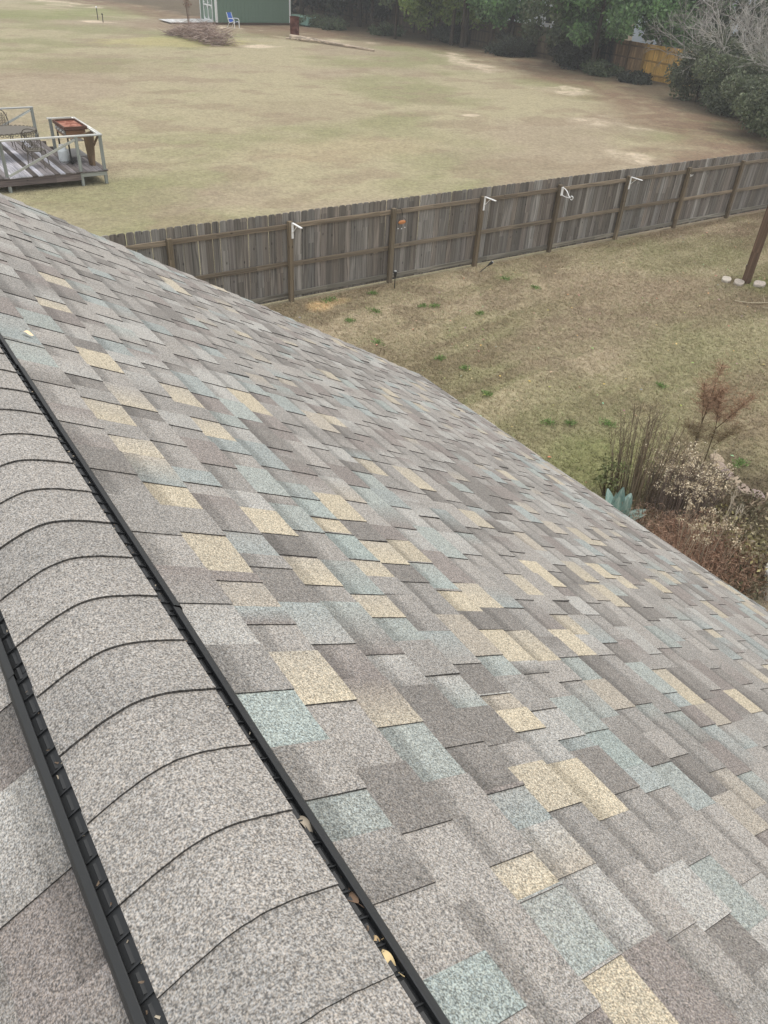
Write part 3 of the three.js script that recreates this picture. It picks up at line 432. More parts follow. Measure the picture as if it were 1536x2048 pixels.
{
  const lean = [0.12, -0.02];
  stems('dry_stem_clump', 'tall clump of bare upright brown stems behind the agave', 'plant', [8.02, 0, -4.95], { n: 100, r: 0.33, h: 1.2, spread: 0.16, lean: [0.02, -0.05], thick: 0.0065, col: C(132, 118, 98), branch: 4, seed: 401 });
  const cyp = thing('dead_shrub', 'feathery rust brown dead shrub rising tallest from the flower bed', 'shrub', [9.25, 0, -5.0]), R = rngOf(402), wood = [], L = new Leaves();
  const boughs = [[[0, 0, 0], [0.02, 0.85, -0.02], 0.012, 0.009], [[0.02, 0.85, -0.02], [0.02, 1.78, -0.02], 0.009, 0.003], [[0.02, 0.85, -0.02], [-0.16, 1.5, -0.08], 0.007, 0.003], [[0.25, 0, 0.1], [0.22, 0.75, 0.1], 0.01, 0.007], [[0.22, 0.75, 0.1], [0.45, 1.35, 0.35], 0.007, 0.003], [[0.22, 0.75, 0.1], [0.12, 1.3, 0.05], 0.006, 0.003], [[0.06, 0.55, 0], [-0.22, 0.85, -0.05], 0.005, 0.002], [[0.3, 0.45, 0.12], [0.62, 0.7, 0.2], 0.005, 0.002], [[0.02, 0.95, -0.02], [0.16, 1.4, 0.05], 0.006, 0.003]];
  for (const [a, b, r0, r1] of boughs) {
    wood.push(tint(limb(a, b, r0, r1, 6), C(96, 80, 60)));
    for (let i = 0; i < 120; i++) { const t = 0.2 + 0.75 * R(), s = [0, 1, 2].map((k) => lerp(a[k], b[k], t)); if (s[1] < 0.5) continue; const l = 0.19 * (0.4 + R()), e = [s[0] + l * (R() - 0.5) * 2, s[1] + l * (0.1 + 0.8 * R()), s[2] + l * (R() - 0.5) * 2]; wood.push(tint(limb(s, e, 0.002, 0.001, 3), C(136, 112, 90))); const red = s[1] > 0.85 && s[0] < 0.5; for (let j = 0; j < 9; j++) { const q = R(); L.leaf(lerp(s[0], e[0], q), lerp(s[1], e[1], q), lerp(s[2], e[2], q), 0.055, R, woodTint(R, red ? C(184, 152, 126) : C(158, 144, 114), 0.5), 0.09, 0.4); } }
  }
  part('trunk', wood, M.dull, cyp); part('foliage', L.geo(), M.leaf, cyp);
  const flower = (cols, s, n) => { const f = (L, p, R) => { L.clump(p[0], p[1], p[2], s * (0.6 + 0.6 * R()), n, 0.02, R, cols, 0.5, 0.8); }; f.part = 'flower_head'; return f; };
  const beige = [C(216, 200, 172), C(200, 184, 156), C(226, 214, 190)];
  stems('dried_flower_mound', 'broad dense mound of grey stems topped with beige dried flower heads', 'plant', [8.35, 0, -4.45], { n: 280, r: 0.42, h: 0.76, spread: 0.12, lean: [0.05, -0.02], thick: 0.005, col: C(136, 122, 112), branch: 2, tip: flower(beige, 0.07, 16), seed: 403 });
  stems('dried_flower_stalks', 'beige dried flower stalks standing over the rust mound, left of the pair', 'plant', [7.32, 0, -3.63], { n: 14, r: 0.12, h: 0.95, spread: 0.1, lean: [0.02, -0.02], thick: 0.005, col: C(184, 168, 146), branch: 6, tip: flower(beige, 0.06, 26), seed: 404 });
  stems('dried_flower_stalks', 'beige dried flower stalks bending over the rust mound, right of the pair', 'plant', [7.45, 0, -3.32], { n: 16, r: 0.14, h: 0.85, spread: 0.14, lean: [0.06, -0.02], thick: 0.005, col: C(176, 160, 140), branch: 6, tip: flower(beige, 0.07, 26), seed: 405 });
  stems('dried_flower_stalks', 'single bare pale forked stalk at the right of the flower bed', 'plant', [8.1, 0, -3.62], { n: 6, r: 0.05, h: 0.85, spread: 0.16, lean: [0.06, 0], thick: 0.006, col: C(190, 180, 164), branch: 9, seed: 406 });
  const fern = (cols) => { const f = (L, p, R) => { for (let i = 0; i < 22; i++) L.leaf(p[0] + 0.16 * (R() - 0.5), p[1] - 0.2 * R(), p[2] + 0.16 * (R() - 0.5), 0.075, R, woodTint(R, cols[Math.floor(R() * cols.length)], 0.6), 0.07, 0.3); }; f.part = 'frond'; return f; };
  stems('rust_fern_mound', 'rust brown feathery dead mound in front of the flower stalks', 'plant', [7.5, 0, -3.45], { n: 260, r: 0.55, h: 0.48, spread: 0.14, lean: [0.03, 0], thick: 0.004, col: C(156, 122, 102), branch: 2, tip: fern([C(182, 148, 126), C(160, 132, 112), C(194, 162, 138)]), seed: 407 });
  stems('rust_fern_mound', 'lower rust brown mound beside the agave', 'plant', [7.45, 0, -4.15], { n: 150, r: 0.42, h: 0.34, spread: 0.12, lean: [0.02, 0], thick: 0.004, col: C(126, 98, 82), branch: 1, tip: fern([C(172, 142, 122), C(150, 132, 114)]), seed: 408 });
  const bush = (name, label, pos, n, r, h, cols, seed) => { const R = rngOf(seed), L = new Leaves(), o = thing(name, label, 'shrub', pos), w = []; for (let i = 0; i < 26; i++) { const a = R() * 6.28, q = r * Math.sqrt(R()), e = [q * Math.cos(a), h * (0.4 + 0.6 * R()), q * Math.sin(a)]; w.push(tint(limb([e[0] * 0.2, 0, e[2] * 0.2], e, 0.006, 0.002, 4), C(90, 74, 58))); L.clump(...e, r * 0.4, n / 26, 0.055, R, cols, 0.8); } part('branch', w, M.dull, o); part('foliage', L.geo(), M.leaf, o); return o; };
  bush('garden_shrub', 'dark olive leafy shrub at the right edge of the flower bed', [8.2, 0, -3.15], 1900, 0.6, 0.5, [C(138, 130, 102), C(152, 142, 114), C(158, 150, 106), C(130, 118, 100)], 410);
  bush('garden_shrub', 'low brown and green shrub by the white pot', [7.45, 0, -3.0], 1000, 0.34, 0.32, [C(112, 102, 82), C(124, 104, 84), C(100, 100, 74)], 411);
  bush('garden_shrub', 'thin green sprigs behind the agave', [7.75, 0, -5.2], 260, 0.2, 0.55, [C(110, 118, 74), C(124, 128, 88)], 412);
  bush('garden_shrub', 'low grey green plant among the stems in the middle of the bed', [8.9, 0, -4.0], 1200, 0.6, 0.3, [C(134, 124, 102), C(120, 114, 90), C(146, 130, 110)], 413);
  // agave: thick pointed blue green leaves in a rosette
  const ag = thing('agave', 'blue green agave with broad pointed leaves beside the eave', 'agave', [7.38, 0, -4.68]), Ra = rngOf(420), am = std({ map: texture(64, 256, (u, v) => mix3(C(128, 158, 150), C(170, 190, 180), smooth(0.3, 0.7, fbm(u * 6, v * 4, 421, 3)))), roughness: 0.55 });
  for (let i = 0; i < 14; i++) {
    const ring = i < 5 ? 0 : i < 10 ? 1 : 2, a = i * 2.4 + 0.9, el = [1.2, 0.75, 0.42][ring], len = [0.56, 0.6, 0.5][ring] * (0.9 + 0.2 * Ra()), w = 0.088, g = new THREE.PlaneGeometry(1, 1, 6, 14), p = g.attributes.position;
    for (let j = 0; j < p.count; j++) { const s = p.getX(j) * 2, t = p.getY(j) + 0.5, ww = w * Math.pow(Math.sin(Math.PI * Math.min(0.97, 0.22 + t * 0.76)), 0.8) * (1 - 0.25 * t), x = 0.04 + t * len * Math.cos(el + 0.25 * t), y = t * len * Math.sin(el - 0.15 * t) + 0.045 * s * s * (1 - t), z = s * ww; p.setXYZ(j, x, y, z); }
    g.rotateY(a); g.computeVertexNormals(); part('leaf', g, am, ag);
  }
}
{ // green weeds and scattered fallen leaves on the near lawn
  const R = rngOf(440), base = new Map(), spots = [[8.49, -12.1, 1.2], [7.95, -13.0, 1.3], [8.33, -9.74, 0.8], [8.48, -9.21, 0.7], [8.2, -8.26, 0.7], [8.45, -7.07, 0.8], [8.75, -6.87, 0.7], [9.29, -6.57, 1.0], [8.97, -12.92, 0.9], [9.77, -11.76, 0.9], [9.53, -11.88, 0.7], [12.48, -11.61, 0.8], [12.23, -12.34, 1.0], [10.21, -4.71, 1.1], [10.37, -11.02, 0.7], [11.17, -7.02, 0.8], [7.77, -11.91, 0.8], [7.69, -10.83, 0.8]];
  const where = ['below the garden light at the chime post', 'beside the clay patch at the fence foot', 'alone midway between the roof edge and the fence', 'just below the midway clump near the roof edge', 'third down along the roof edge', 'leftmost of three in a row above the flower bed', 'middle one of three in a row above the flower bed', 'rightmost and largest of three in a row above the flower bed', 'at the fence foot left of the chime post', 'right of the chime post garden light, farther one of two', 'right of the chime post garden light, nearer one of two', 'rightmost one out in the lawn below the scroll bracket', 'below the knocked over garden light', 'beyond the edging stones of the flower bed', 'in open lawn right of the chime post', 'right of the tall dead shrub', 'nearest the roof edge below the clay patch', 'on the roof edge above the midway clump'];
  spots.forEach(([x, z, s], i) => {
    const L = new Leaves(); const el = 0.7 + 0.8 * R(); for (let k = 0; k < 50 + 60 * s; k++) { const a = R() * 6.283, q = 0.13 * s * Math.pow(R(), 0.8) * (0.6 + 0.7 * vnoise(a * 1.3, i * 3.1, 441)); L.leaf(q * Math.cos(a) * el, 0.01 + 0.02 * R(), q * Math.sin(a) / el, 0.07, R, woodTint(R, [C(112, 146, 80), C(130, 156, 92), C(112, 126, 76)][Math.floor(R() * 3)], 0.5), 0.16, 0.6); }
    const o = part(numbered('weed_clump'), L.geo(), M.leaf, scene); o.position.set(x, 0.006, z); tag(o, 'small green weed clump ' + where[i], 'weed', 'green weed clumps in the near lawn');
  });
  const lf = new THREE.BufferGeometry().setFromPoints([V(-0.03, 0.004, 0), V(0, 0.012, 0.016), V(0.03, 0.006, 0), V(-0.03, 0.004, 0), V(0.03, 0.006, 0), V(0, 0.014, -0.016)]); lf.computeVertexNormals();
  const im = new THREE.InstancedMesh(lf, std({ roughness: 0.8 }), 420), m4 = new THREE.Matrix4(), q = new THREE.Quaternion(), col = new THREE.Color(); im.name = 'fallen_leaves'; tag(im, 'scattered small pale fallen leaves on the near lawn', 'leaves', null, 'stuff');
  for (let i = 0; i < 420; i++) { const s = 0.5 + 0.7 * R(), x = 6 + 17 * R(); q.setFromEuler(new THREE.Euler(0.4 * (R() - 0.5), R() * 6.28, 0.4 * (R() - 0.5))); im.setMatrixAt(i, m4.compose(V(x, 0.03, -13 + Math.min(11, 25 - x) * R()), q, V(s, s, s))); const k = C(214, 190, 150).map((v) => v * (0.4 + 0.7 * R())); im.setColorAt(i, col.setRGB(...k)); }
  scene.add(im);
}

// ───────────────────────── deck with griddle at the left ─────────────────────────
{
  const R = rngOf(501), deck = thing('wooden_deck', 'low weathered wooden deck with railings at the left of the far yard', 'deck', [0, 0, 0]), top = 0.385, rail = 1.262, T = (g, c, j = 0.3) => tint(uvShift(g, R() * 3, R() * 3), woodTint(R, c, j).map((v) => v * 1.35));
  const greys = [C(104, 97, 95), C(122, 116, 117), C(92, 85, 82), C(184, 184, 194), C(136, 131, 134), C(98, 91, 87)], pale = C(196, 198, 196), brown = C(126, 104, 84);
  for (let x = 1.07, i = 0; x < 6.82; x += 0.147, i++) { const z1 = x > 6.1 ? -25.98 : -27.82, z0 = -23.36 + 0.02 * R(), c = greys[Math.floor(R() * 6)]; part('deck_board', T(box(0.138, 0.03, z0 - z1, x, top - 0.015, (z0 + z1) / 2, 0.003), c, 0.4), M.wood, deck); }
  part('fascia_board', T(box(5.2, 0.19, 0.04, 3.5, top - 0.13, -23.41, 0.004), C(112, 102, 101)), M.wood, deck); part('fascia_board', T(box(0.72, 0.10, 0.04, 6.48, top - 0.1, -23.412, 0.004), C(176, 182, 180)), M.wood, deck); part('fascia_board', T(box(0.04, 0.18, 2.55, 6.83, top - 0.125, -24.68, 0.004), greys[1]), M.wood, deck);
  for (const z of [-24.2, -25, -25.8, -26.8, -27.6]) part('joist', T(box(5.6, 0.14, 0.04, 3.9 - (z < -26 ? 0.4 : 0), top - 0.105, z, 0), greys[0]), M.wood, deck);
  const posts = [[2.2, -23.44, rail], [4.19, -23.44, rail], [6.14, -23.44, rail], [6.80, -23.44, rail], [6.78, -25.88, rail], [6.16, -25.98, rail], [6.10, -27.78, rail], [3.8, -27.78, rail]];
  for (const [x, z, h] of posts) { part('post', T(box(0.08, h, 0.08, x, h / 2, z, 0.005), C(150, 156, 153)), M.wood, deck); }
  for (const [a, b] of [[[1.0, -23.44], [6.14, -23.44]], [[6.14, -23.44], [6.86, -23.44]], [[6.81, -23.49], [6.81, -25.95]], [[6.76, -25.95], [6.08, -26.0]], [[6.15, -27.8], [1.0, -27.8]]]) part('top_rail', T(bar([a[0], rail + 0.02, a[1]], [b[0], rail + 0.02, b[1]], a[0] === b[0] ? 0.12 : 0.034, a[0] === b[0] ? 0.034 : 0.12, 0.004), pale), M.wood, deck);
  for (const [a, b] of [[[4.24, top + 0.03, -23.40], [6.10, rail - 0.06, -23.40]], [[4.14, rail - 0.1, -23.40], [2.25, top + 0.05, -23.40]], [[6.80, rail - 0.03, -23.6], [6.80, top, -24.9]], [[6.05, rail - 0.05, -27.76], [4.4, top + 0.1, -27.76]]]) part('brace', T(bar(a, b, 0.06, 0.03, 0.003), a[2] === -23.6 ? brown : C(184, 188, 184)), M.wood, deck);
  // griddle with a rusted top on a wheeled cart
  const gr = thing('flat_top_griddle', 'rusty flat top griddle on a cart at the deck railing', 'grill', [6.40, top, -24.82]);
  const dk = std({ color: new THREE.Color(...C(92, 62, 48)), roughness: 0.8 }), steel = std({ color: new THREE.Color(0.22, 0.21, 0.20), roughness: 0.5, metalness: 0.4 });
  part('cooking_plate', box(0.56, 0.012, 1.06, 0, 0.925, 0, 0.002), M.rust, gr);
  for (const [w, d, x, z] of [[0.64, 0.035, 0, 0.56], [0.64, 0.035, 0, -0.56], [0.035, 1.09, 0.302, 0], [0.035, 1.09, -0.302, 0]]) part('plate_rim', box(w, 0.09, d, x, 0.93, z, 0.004), dk, gr);
  part('cart_body', [box(0.54, 0.20, 1.06, 0, 0.77, 0, 0.006)], std({ color: new THREE.Color(...C(132, 98, 72)), roughness: 0.8 }), gr);
  const pan = part('control_panel', box(0.022, 0.12, 1.0, -0.283, 0.80, 0, 0.004), steel, gr);
  for (let i = 0; i < 4; i++) { const k = part('knob', new THREE.CylinderGeometry(0.026, 0.03, 0.035, 14).rotateZ(Math.PI / 2).translate(-0.312, 0.81, -0.36 + i * 0.24), std({ color: new THREE.Color(0.75, 0.75, 0.74), roughness: 0.25, metalness: 0.6 }), gr); }
  for (const [x, z] of [[-0.25, -0.5], [0.25, -0.5], [-0.25, 0.5], [0.25, 0.5]]) part('leg', box(0.04, 0.66, 0.04, x, 0.35, z, 0.004), M.blackMetal, gr);
  part('lower_shelf', box(0.5, 0.02, 1.0, 0, 0.18, 0, 0.003), steel, gr); part('side_shelf', box(0.3, 0.02, 0.3, -0.05, 0.66, 0.70, 0.003), steel, gr);
  for (const z of [-0.5, 0.5]) part('wheel', new THREE.CylinderGeometry(0.06, 0.06, 0.03, 18).rotateX(Math.PI / 2).translate(-0.25, 0.06, z + 0.04), M.blackMetal, gr);
  const tank = thing('gas_cylinder', 'pale grey gas cylinder standing under the griddle', 'gas cylinder', [6.02, top, -24.55]);
  part('cylinder_body', new THREE.LatheGeometry([[0.001, 0.02], [0.12, 0.02], [0.15, 0.07], [0.15, 0.30], [0.12, 0.36], [0.03, 0.39], [0.001, 0.39]].map(([x, y]) => new THREE.Vector2(x, y)), 24), std({ color: new THREE.Color(...C(206, 212, 214)), roughness: 0.45 }), tank); part('collar', new THREE.CylinderGeometry(0.1, 0.1, 0.10, 20, 1, true, 0.5, 5.2).translate(0, 0.42, 0), M.whitePlastic, tank); part('foot_ring', new THREE.CylinderGeometry(0.11, 0.11, 0.05, 20, 1, true).translate(0, 0.022, 0), M.whitePlastic, tank);
  const bb = thing('board_bundle', 'bundle of brown boards fanned against the deck corner railing', 'boards', [6.62, top, -23.95]);
  for (let i = 0; i < 7; i++) part('board', T(bar([0.03 * (i - 3) * 0.35, 0.0, 0.02 * i - 0.06], [0.055 * (i - 3) + 0.05, 0.86, -0.05 * (i - 3) - 0.1], 0.07, 0.022, 0.002), C(120, 100, 78)), M.wood, bb);
  // wrought iron furniture
  const iron = std({ color: new THREE.Color(...C(98, 92, 82)), roughness: 0.65 });
  const tb = thing('garden_table', 'grey wrought iron table with a scalloped lattice edge on the deck', 'table', [4.7, top, -25.6]), ap = [];
  part('table_top', new THREE.CylinderGeometry(0.62, 0.62, 0.02, 40).scale(1.5, 1, 1).translate(0, 0.72, 0), iron, tb);
  for (let i = 0; i < 44; i++) { const a = i / 44 * 6.283; ap.push(new THREE.TorusGeometry(0.045, 0.008, 4, 12).rotateY(-a + Math.PI / 2).translate(0.93 * Math.cos(a), 0.70, 0.62 * Math.sin(a))); }
  part('lattice_edge', ap, iron, tb); for (const [x, z] of [[-0.6, -0.35], [0.6, -0.35], [-0.6, 0.35], [0.6, 0.35]]) part('leg', tube([[x * 0.8, 0.71, z * 0.8], [x * 1.1, 0.4, z * 1.1], [x * 0.85, 0.18, z * 0.85], [x * 1.15, 0, z * 1.15]], 0.016, 14, 6), iron, tb);
  const chair = (pos, turn, label) => { const o = thing('garden_chair', label, 'chair', pos, turn, 'wrought iron chairs on the deck'), lat = []; part('seat', new THREE.CylinderGeometry(0.23, 0.23, 0.02, 24).translate(0, 0.43, 0), iron, o); part('back_frame', tube([[-0.2, 0.43, -0.18], [-0.24, 0.75, -0.25], [-0.14, 0.98, -0.28], [0.14, 0.98, -0.28], [0.24, 0.75, -0.25], [0.2, 0.43, -0.18]], 0.014, 30, 6), iron, o); for (let i = -4; i <= 4; i++) { lat.push(limb([i * 0.045 - 0.08, 0.46, -0.19], [i * 0.045 + 0.08, 0.92, -0.275], 0.007, 0.007, 4), limb([i * 0.045 + 0.08, 0.46, -0.19], [i * 0.045 - 0.08, 0.92, -0.275], 0.007, 0.007, 4)); } part('back_lattice', lat, iron, o); for (const [x, z] of [[-0.18, -0.16], [0.18, -0.16], [-0.18, 0.17], [0.18, 0.17]]) part('leg', tube([[x, 0.43, z], [x * 1.15, 0.2, z * 1.15], [x * 1.25, 0, z * 1.25]], 0.013, 8, 6), iron, o); return o; };
  chair([4.95, top, -26.75], 0, 'grey wrought iron chair behind the lattice edged table'); chair([5.25, top, -24.35], 2.6, 'grey wrought iron chair on the near side of the lattice edged table');
}

// ───────────────────────── shed and what stands round it ─────────────────────────
{
  const sh = thing('garden_shed', 'green wooden shed with white corner boards and white trimmed door', 'shed', [29.25, 0, -65.2]), W = 6.5, D = 2.85, H = 2.5, b0 = 0.16;
  const sideM = std({ map: texture(512, 128, (u, v) => { const g = 0.92 + 0.14 * (fbm(u * 20, v * 20, 600, 3) - 0.5); return C(104, 128, 112).map((x) => x * g); }), roughness: 0.75 });
  const grooves = []; for (let x = 0; x < W - 0.01; x += 0.305) grooves.push(box(Math.min(0.298, W - x), H, 0.03, x + 0.15, b0 + H / 2, -0.015, 0.004));
  part('siding', [box(W, H, D - 0.06, W / 2, b0 + H / 2, -D / 2, 0), ...grooves], sideM, sh); const e = []; for (let z = 0; z < D - 0.01; z += 0.305) e.push(box(0.03, H, 0.295, -0.015, b0 + H / 2, -z - 0.15, 0.004)); part('siding', e, sideM, sh);
  for (const [x, z] of [[-0.012, 0.012], [W + 0.012, 0.012], [-0.012, -D]]) part('corner_board', [box(0.13, H, 0.03, x + (x < 1 ? 0.05 : -0.05), b0 + H / 2, z + 0.01, 0.003), box(0.03, H, 0.13, x - 0.02, b0 + H / 2, z - 0.045, 0.003)], M.paintedWhite, sh);
  part('skid', [box(W, 0.15, 0.12, W / 2, 0.075, -0.2, 0.004), box(W, 0.15, 0.12, W / 2, 0.075, -D + 0.3, 0.004)], std({ color: new THREE.Color(...C(112, 92, 76)) }), sh);
  const dr = part('door', box(0.03, 2.0, 1.7, -0.035, b0 + 1.02, -1.35, 0.003), std({ color: new THREE.Color(...C(124, 142, 128)) }), sh), trim = (g) => part('door_trim', g, M.paintedWhite, dr), dx = -0.062;
  for (const z of [-0.55, -1.35, -2.15]) trim(box(0.025, 2.0, 0.095, dx, b0 + 1.02, z, 0.003)); for (const y of [0.05, 1.02, 1.97]) for (const z of [-0.95, -1.75]) trim(box(0.024, 0.095, 0.70, dx + 0.001, b0 + y + 0.02, z, 0.003));
  for (const y of [0.12, 0.95, 1.14, 1.9]) for (const z of [-0.62, -1.28, -1.42, -2.08]) { const up = y === 0.12 || y === 1.14 ? 1 : -1, zs = z === -0.62 || z === -1.42 ? -1 : 1; const s = new THREE.Shape(); s.moveTo(0, 0); s.lineTo(0.2, 0); s.quadraticCurveTo(0.03, 0.03, 0, 0.2); const g = new THREE.ExtrudeGeometry(s, { depth: 0.022, bevelEnabled: false, curveSegments: 5 }).rotateY(-Math.PI / 2).scale(1, up, zs).translate(dx + 0.01, b0 + y + 0.02, z); trim(g); }
  const roofM = std({ color: new THREE.Color(...C(96, 96, 98)) }); const rs = new THREE.Shape([new THREE.Vector2(0.35, 0), new THREE.Vector2(-D - 0.35, 0), new THREE.Vector2(-D / 2, 1.1)]); part('roof', new THREE.ExtrudeGeometry(rs, { depth: W + 0.5, bevelEnabled: false }).rotateY(Math.PI / 2).scale(1, 1, -1).translate(-0.25, b0 + H, 0), roofM, sh);
  const rp = thing('door_ramp', 'low pale plank ramp in front of the shed door', 'ramp', [25.6, 0, -67.9]), R = rngOf(602); for (let i = 0; i < 12; i++) part('plank', tint(uvShift(box(0.29, 0.03, 2.4, 0.15 + i * 0.3, 0.10 + 0.012 * i * 0.4, 1.2, 0.003), R() * 3, R() * 3), woodTint(R, C(204, 204, 204), 0.3).map((v) => v * 1.4)), M.wood, rp); part('edge_board', tint(box(3.5, 0.12, 0.04, 1.8, 0.065, 2.36, 0.003), C(150, 130, 112)), M.wood, rp);
  // blue patio chair
  const ch = thing('patio_chair', 'blue sling patio chair with a white frame beside the shed', 'chair', [29.6, 0, -62.9], 0.45), bl = std({ color: new THREE.Color(...C(52, 96, 178)), roughness: 0.8 }), wh = M.whitePlastic;
  part('sling', [bar([0, 0.42, 0.24], [0, 0.38, -0.2], 0.48, 0.015, 0.003), bar([0, 0.38, -0.2], [0, 0.98, -0.42], 0.48, 0.015, 0.003)].map((g) => g), bl, ch);
  for (const x of [-0.27, 0.27]) { part('side_frame', tube([[x, 0.02, 0.30], [x, 0.40, 0.27], [x, 0.44, 0.22], [x, 0.38, -0.2], [x, 0.70, -0.32], [x, 1.0, -0.43]], 0.02, 30, 7), wh, ch); part('arm_rest', tube([[x * 1.05, 0.02, 0.32], [x * 1.05, 0.58, 0.28], [x * 1.05, 0.63, 0.18], [x * 1.05, 0.62, -0.30]], 0.021, 24, 7), wh, ch); part('leg', tube([[x, 0.38, -0.18], [x, 0.2, -0.3], [x, 0.01, -0.42]], 0.018, 10, 7), wh, ch); }
  const br = thing('burn_barrel', 'rusty brown metal burn barrel at the shed corner', 'barrel', [32.15, 0, -58.0]), rb = std({ map: rustMap, color: new THREE.Color(0.36, 0.30, 0.30), roughness: 0.95 }); const prof = []; for (let i = 0; i <= 24; i++) { const t = i / 24; prof.push(new THREE.Vector2(0.33 + (Math.abs(t - 0.34) < 0.03 || Math.abs(t - 0.67) < 0.03 || t > 0.97 ? 0.014 : 0), t * 1.2)); } part('drum', new THREE.LatheGeometry(prof, 28), rb, br); part('rim', new THREE.TorusGeometry(0.335, 0.016, 6, 28).rotateX(Math.PI / 2).translate(0, 1.2, 0), rb, br); part('ash', new THREE.CircleGeometry(0.32, 20).rotateX(-Math.PI / 2).translate(0, 0.85, 0), M.felt, br);
  const bt = thing('upturned_boat', 'pale green flat bottomed boat lying upside down behind the barrel', 'boat', [36.25, 0, -66.6], 0.15), hull = new THREE.Shape([[-0.62, 0], [0.62, 0], [0.5, 0.5], [-0.5, 0.5]].map(([x, y]) => new THREE.Vector2(x, y))); part('hull', new THREE.ExtrudeGeometry(hull, { depth: 2.6, bevelEnabled: true, bevelSize: 0.02, bevelThickness: 0.02, bevelSegments: 2 }).translate(0.6, 0.12, 0), std({ color: new THREE.Color(...C(126, 160, 148)), roughness: 0.6 }), bt); part('gunwale', new THREE.BoxGeometry(1.34, 0.05, 2.7).translate(0.6, 0.10, 1.3), std({ color: new THREE.Color(...C(92, 120, 110)) }), bt);
  for (const z of [0.4, 2.2]) part('support_block', box(1.1, 0.09, 0.2, 0.6, 0.045, z, 0.003), M.felt, bt);
  const lg = thing('fallen_log', 'long pale forked dead log lying on the grass right of the shed', 'log', [30.8, 0, -56.2]), lc = C(186, 174, 160).map((v) => v * 1.8); part('trunk', tint(tube([[0, 0.16, 0], [0.6, 0.16, 1.6], [1.2, 0.13, 3.2], [1.9, 0.1, 5.0], [2.6, 0.07, 6.9]], 0.15, 40, 9, 0.35), lc), M.bark, lg); part('fork', tint(tube([[0.9, 0.13, 2.4], [0.35, 0.14, 1.9], [-0.25, 0.12, 1.0], [-0.5, 0.1, 0.3]], 0.085, 16, 7, 0.6), lc), M.bark, lg);
  const Rb = rngOf(610), bp = thing('brush_pile', 'long heap of bare grey brown cut branches on the lawn before the shed', 'brush pile', [24.1, 0, -55.8]), tw = []; for (let i = 0; i < 1500; i++) { const t = Rb(), z = lerp(-3.2, 3.2, t), x = -0.35 + 0.25 * z * 0.3 + (Rb() - 0.5) * 1.8, y = 1.0 * Math.max(0.12, Math.sin(Math.PI * (0.12 + 0.86 * (1 - t) * 0.9 + 0.05))) * Rb(), l = 0.35 + 0.6 * Rb(), a = Rb() * 6.28, dy = (Rb() - 0.35) * 0.7; tw.push(tint(limb([x, Math.max(0.02, y), z], [x + l * Math.cos(a), Math.max(0.02, y + l * dy), z + l * Math.sin(a)], 0.009 + 0.012 * Rb(), 0.004, 3), woodTint(Rb, [C(142, 122, 114), C(122, 106, 98), C(170, 152, 144)][i % 3], 0.5).map((v) => v * 1.25))); } part('twig', tw, M.dull, bp, null, 'stuff');
  stems('young_sapling', 'thin reddish leafed sapling in front of the shed ramp', 'sapling', [26.6, 0, -64.2], { n: 7, r: 0.12, h: 2.0, spread: 0.35, lean: [0, 0], thick: 0.014, col: C(110, 86, 72), branch: 5, tip: Object.assign((L, p, R) => L.clump(...p, 0.3, 26, 0.09, R, [C(128, 88, 70), C(108, 84, 62)]), { part: 'foliage' }), seed: 611 });
  const sk = thing('marker_stake', 'short white topped stake behind the sandy patch', 'stake', [20.95, 0, -68.1]); part('stake', limb([0, 0, 0], [0, 0.75, 0], 0.03, 0.03, 6), M.blackMetal, sk); part('cap', new THREE.SphereGeometry(0.07, 10, 8).translate(0, 0.8, 0), M.whitePlastic, sk);
  const s2 = thing('marker_stake', 'short dark stake at the right of the sandy patch', 'stake', [20.75, 0, -66.3]); part('stake', limb([0, 0, 0], [0, 0.45, 0], 0.03, 0.03, 6), M.blackMetal, s2); part('cap', new THREE.CylinderGeometry(0.07, 0.03, 0.12, 8).translate(0, 0.5, 0), M.blackMetal, s2);
}

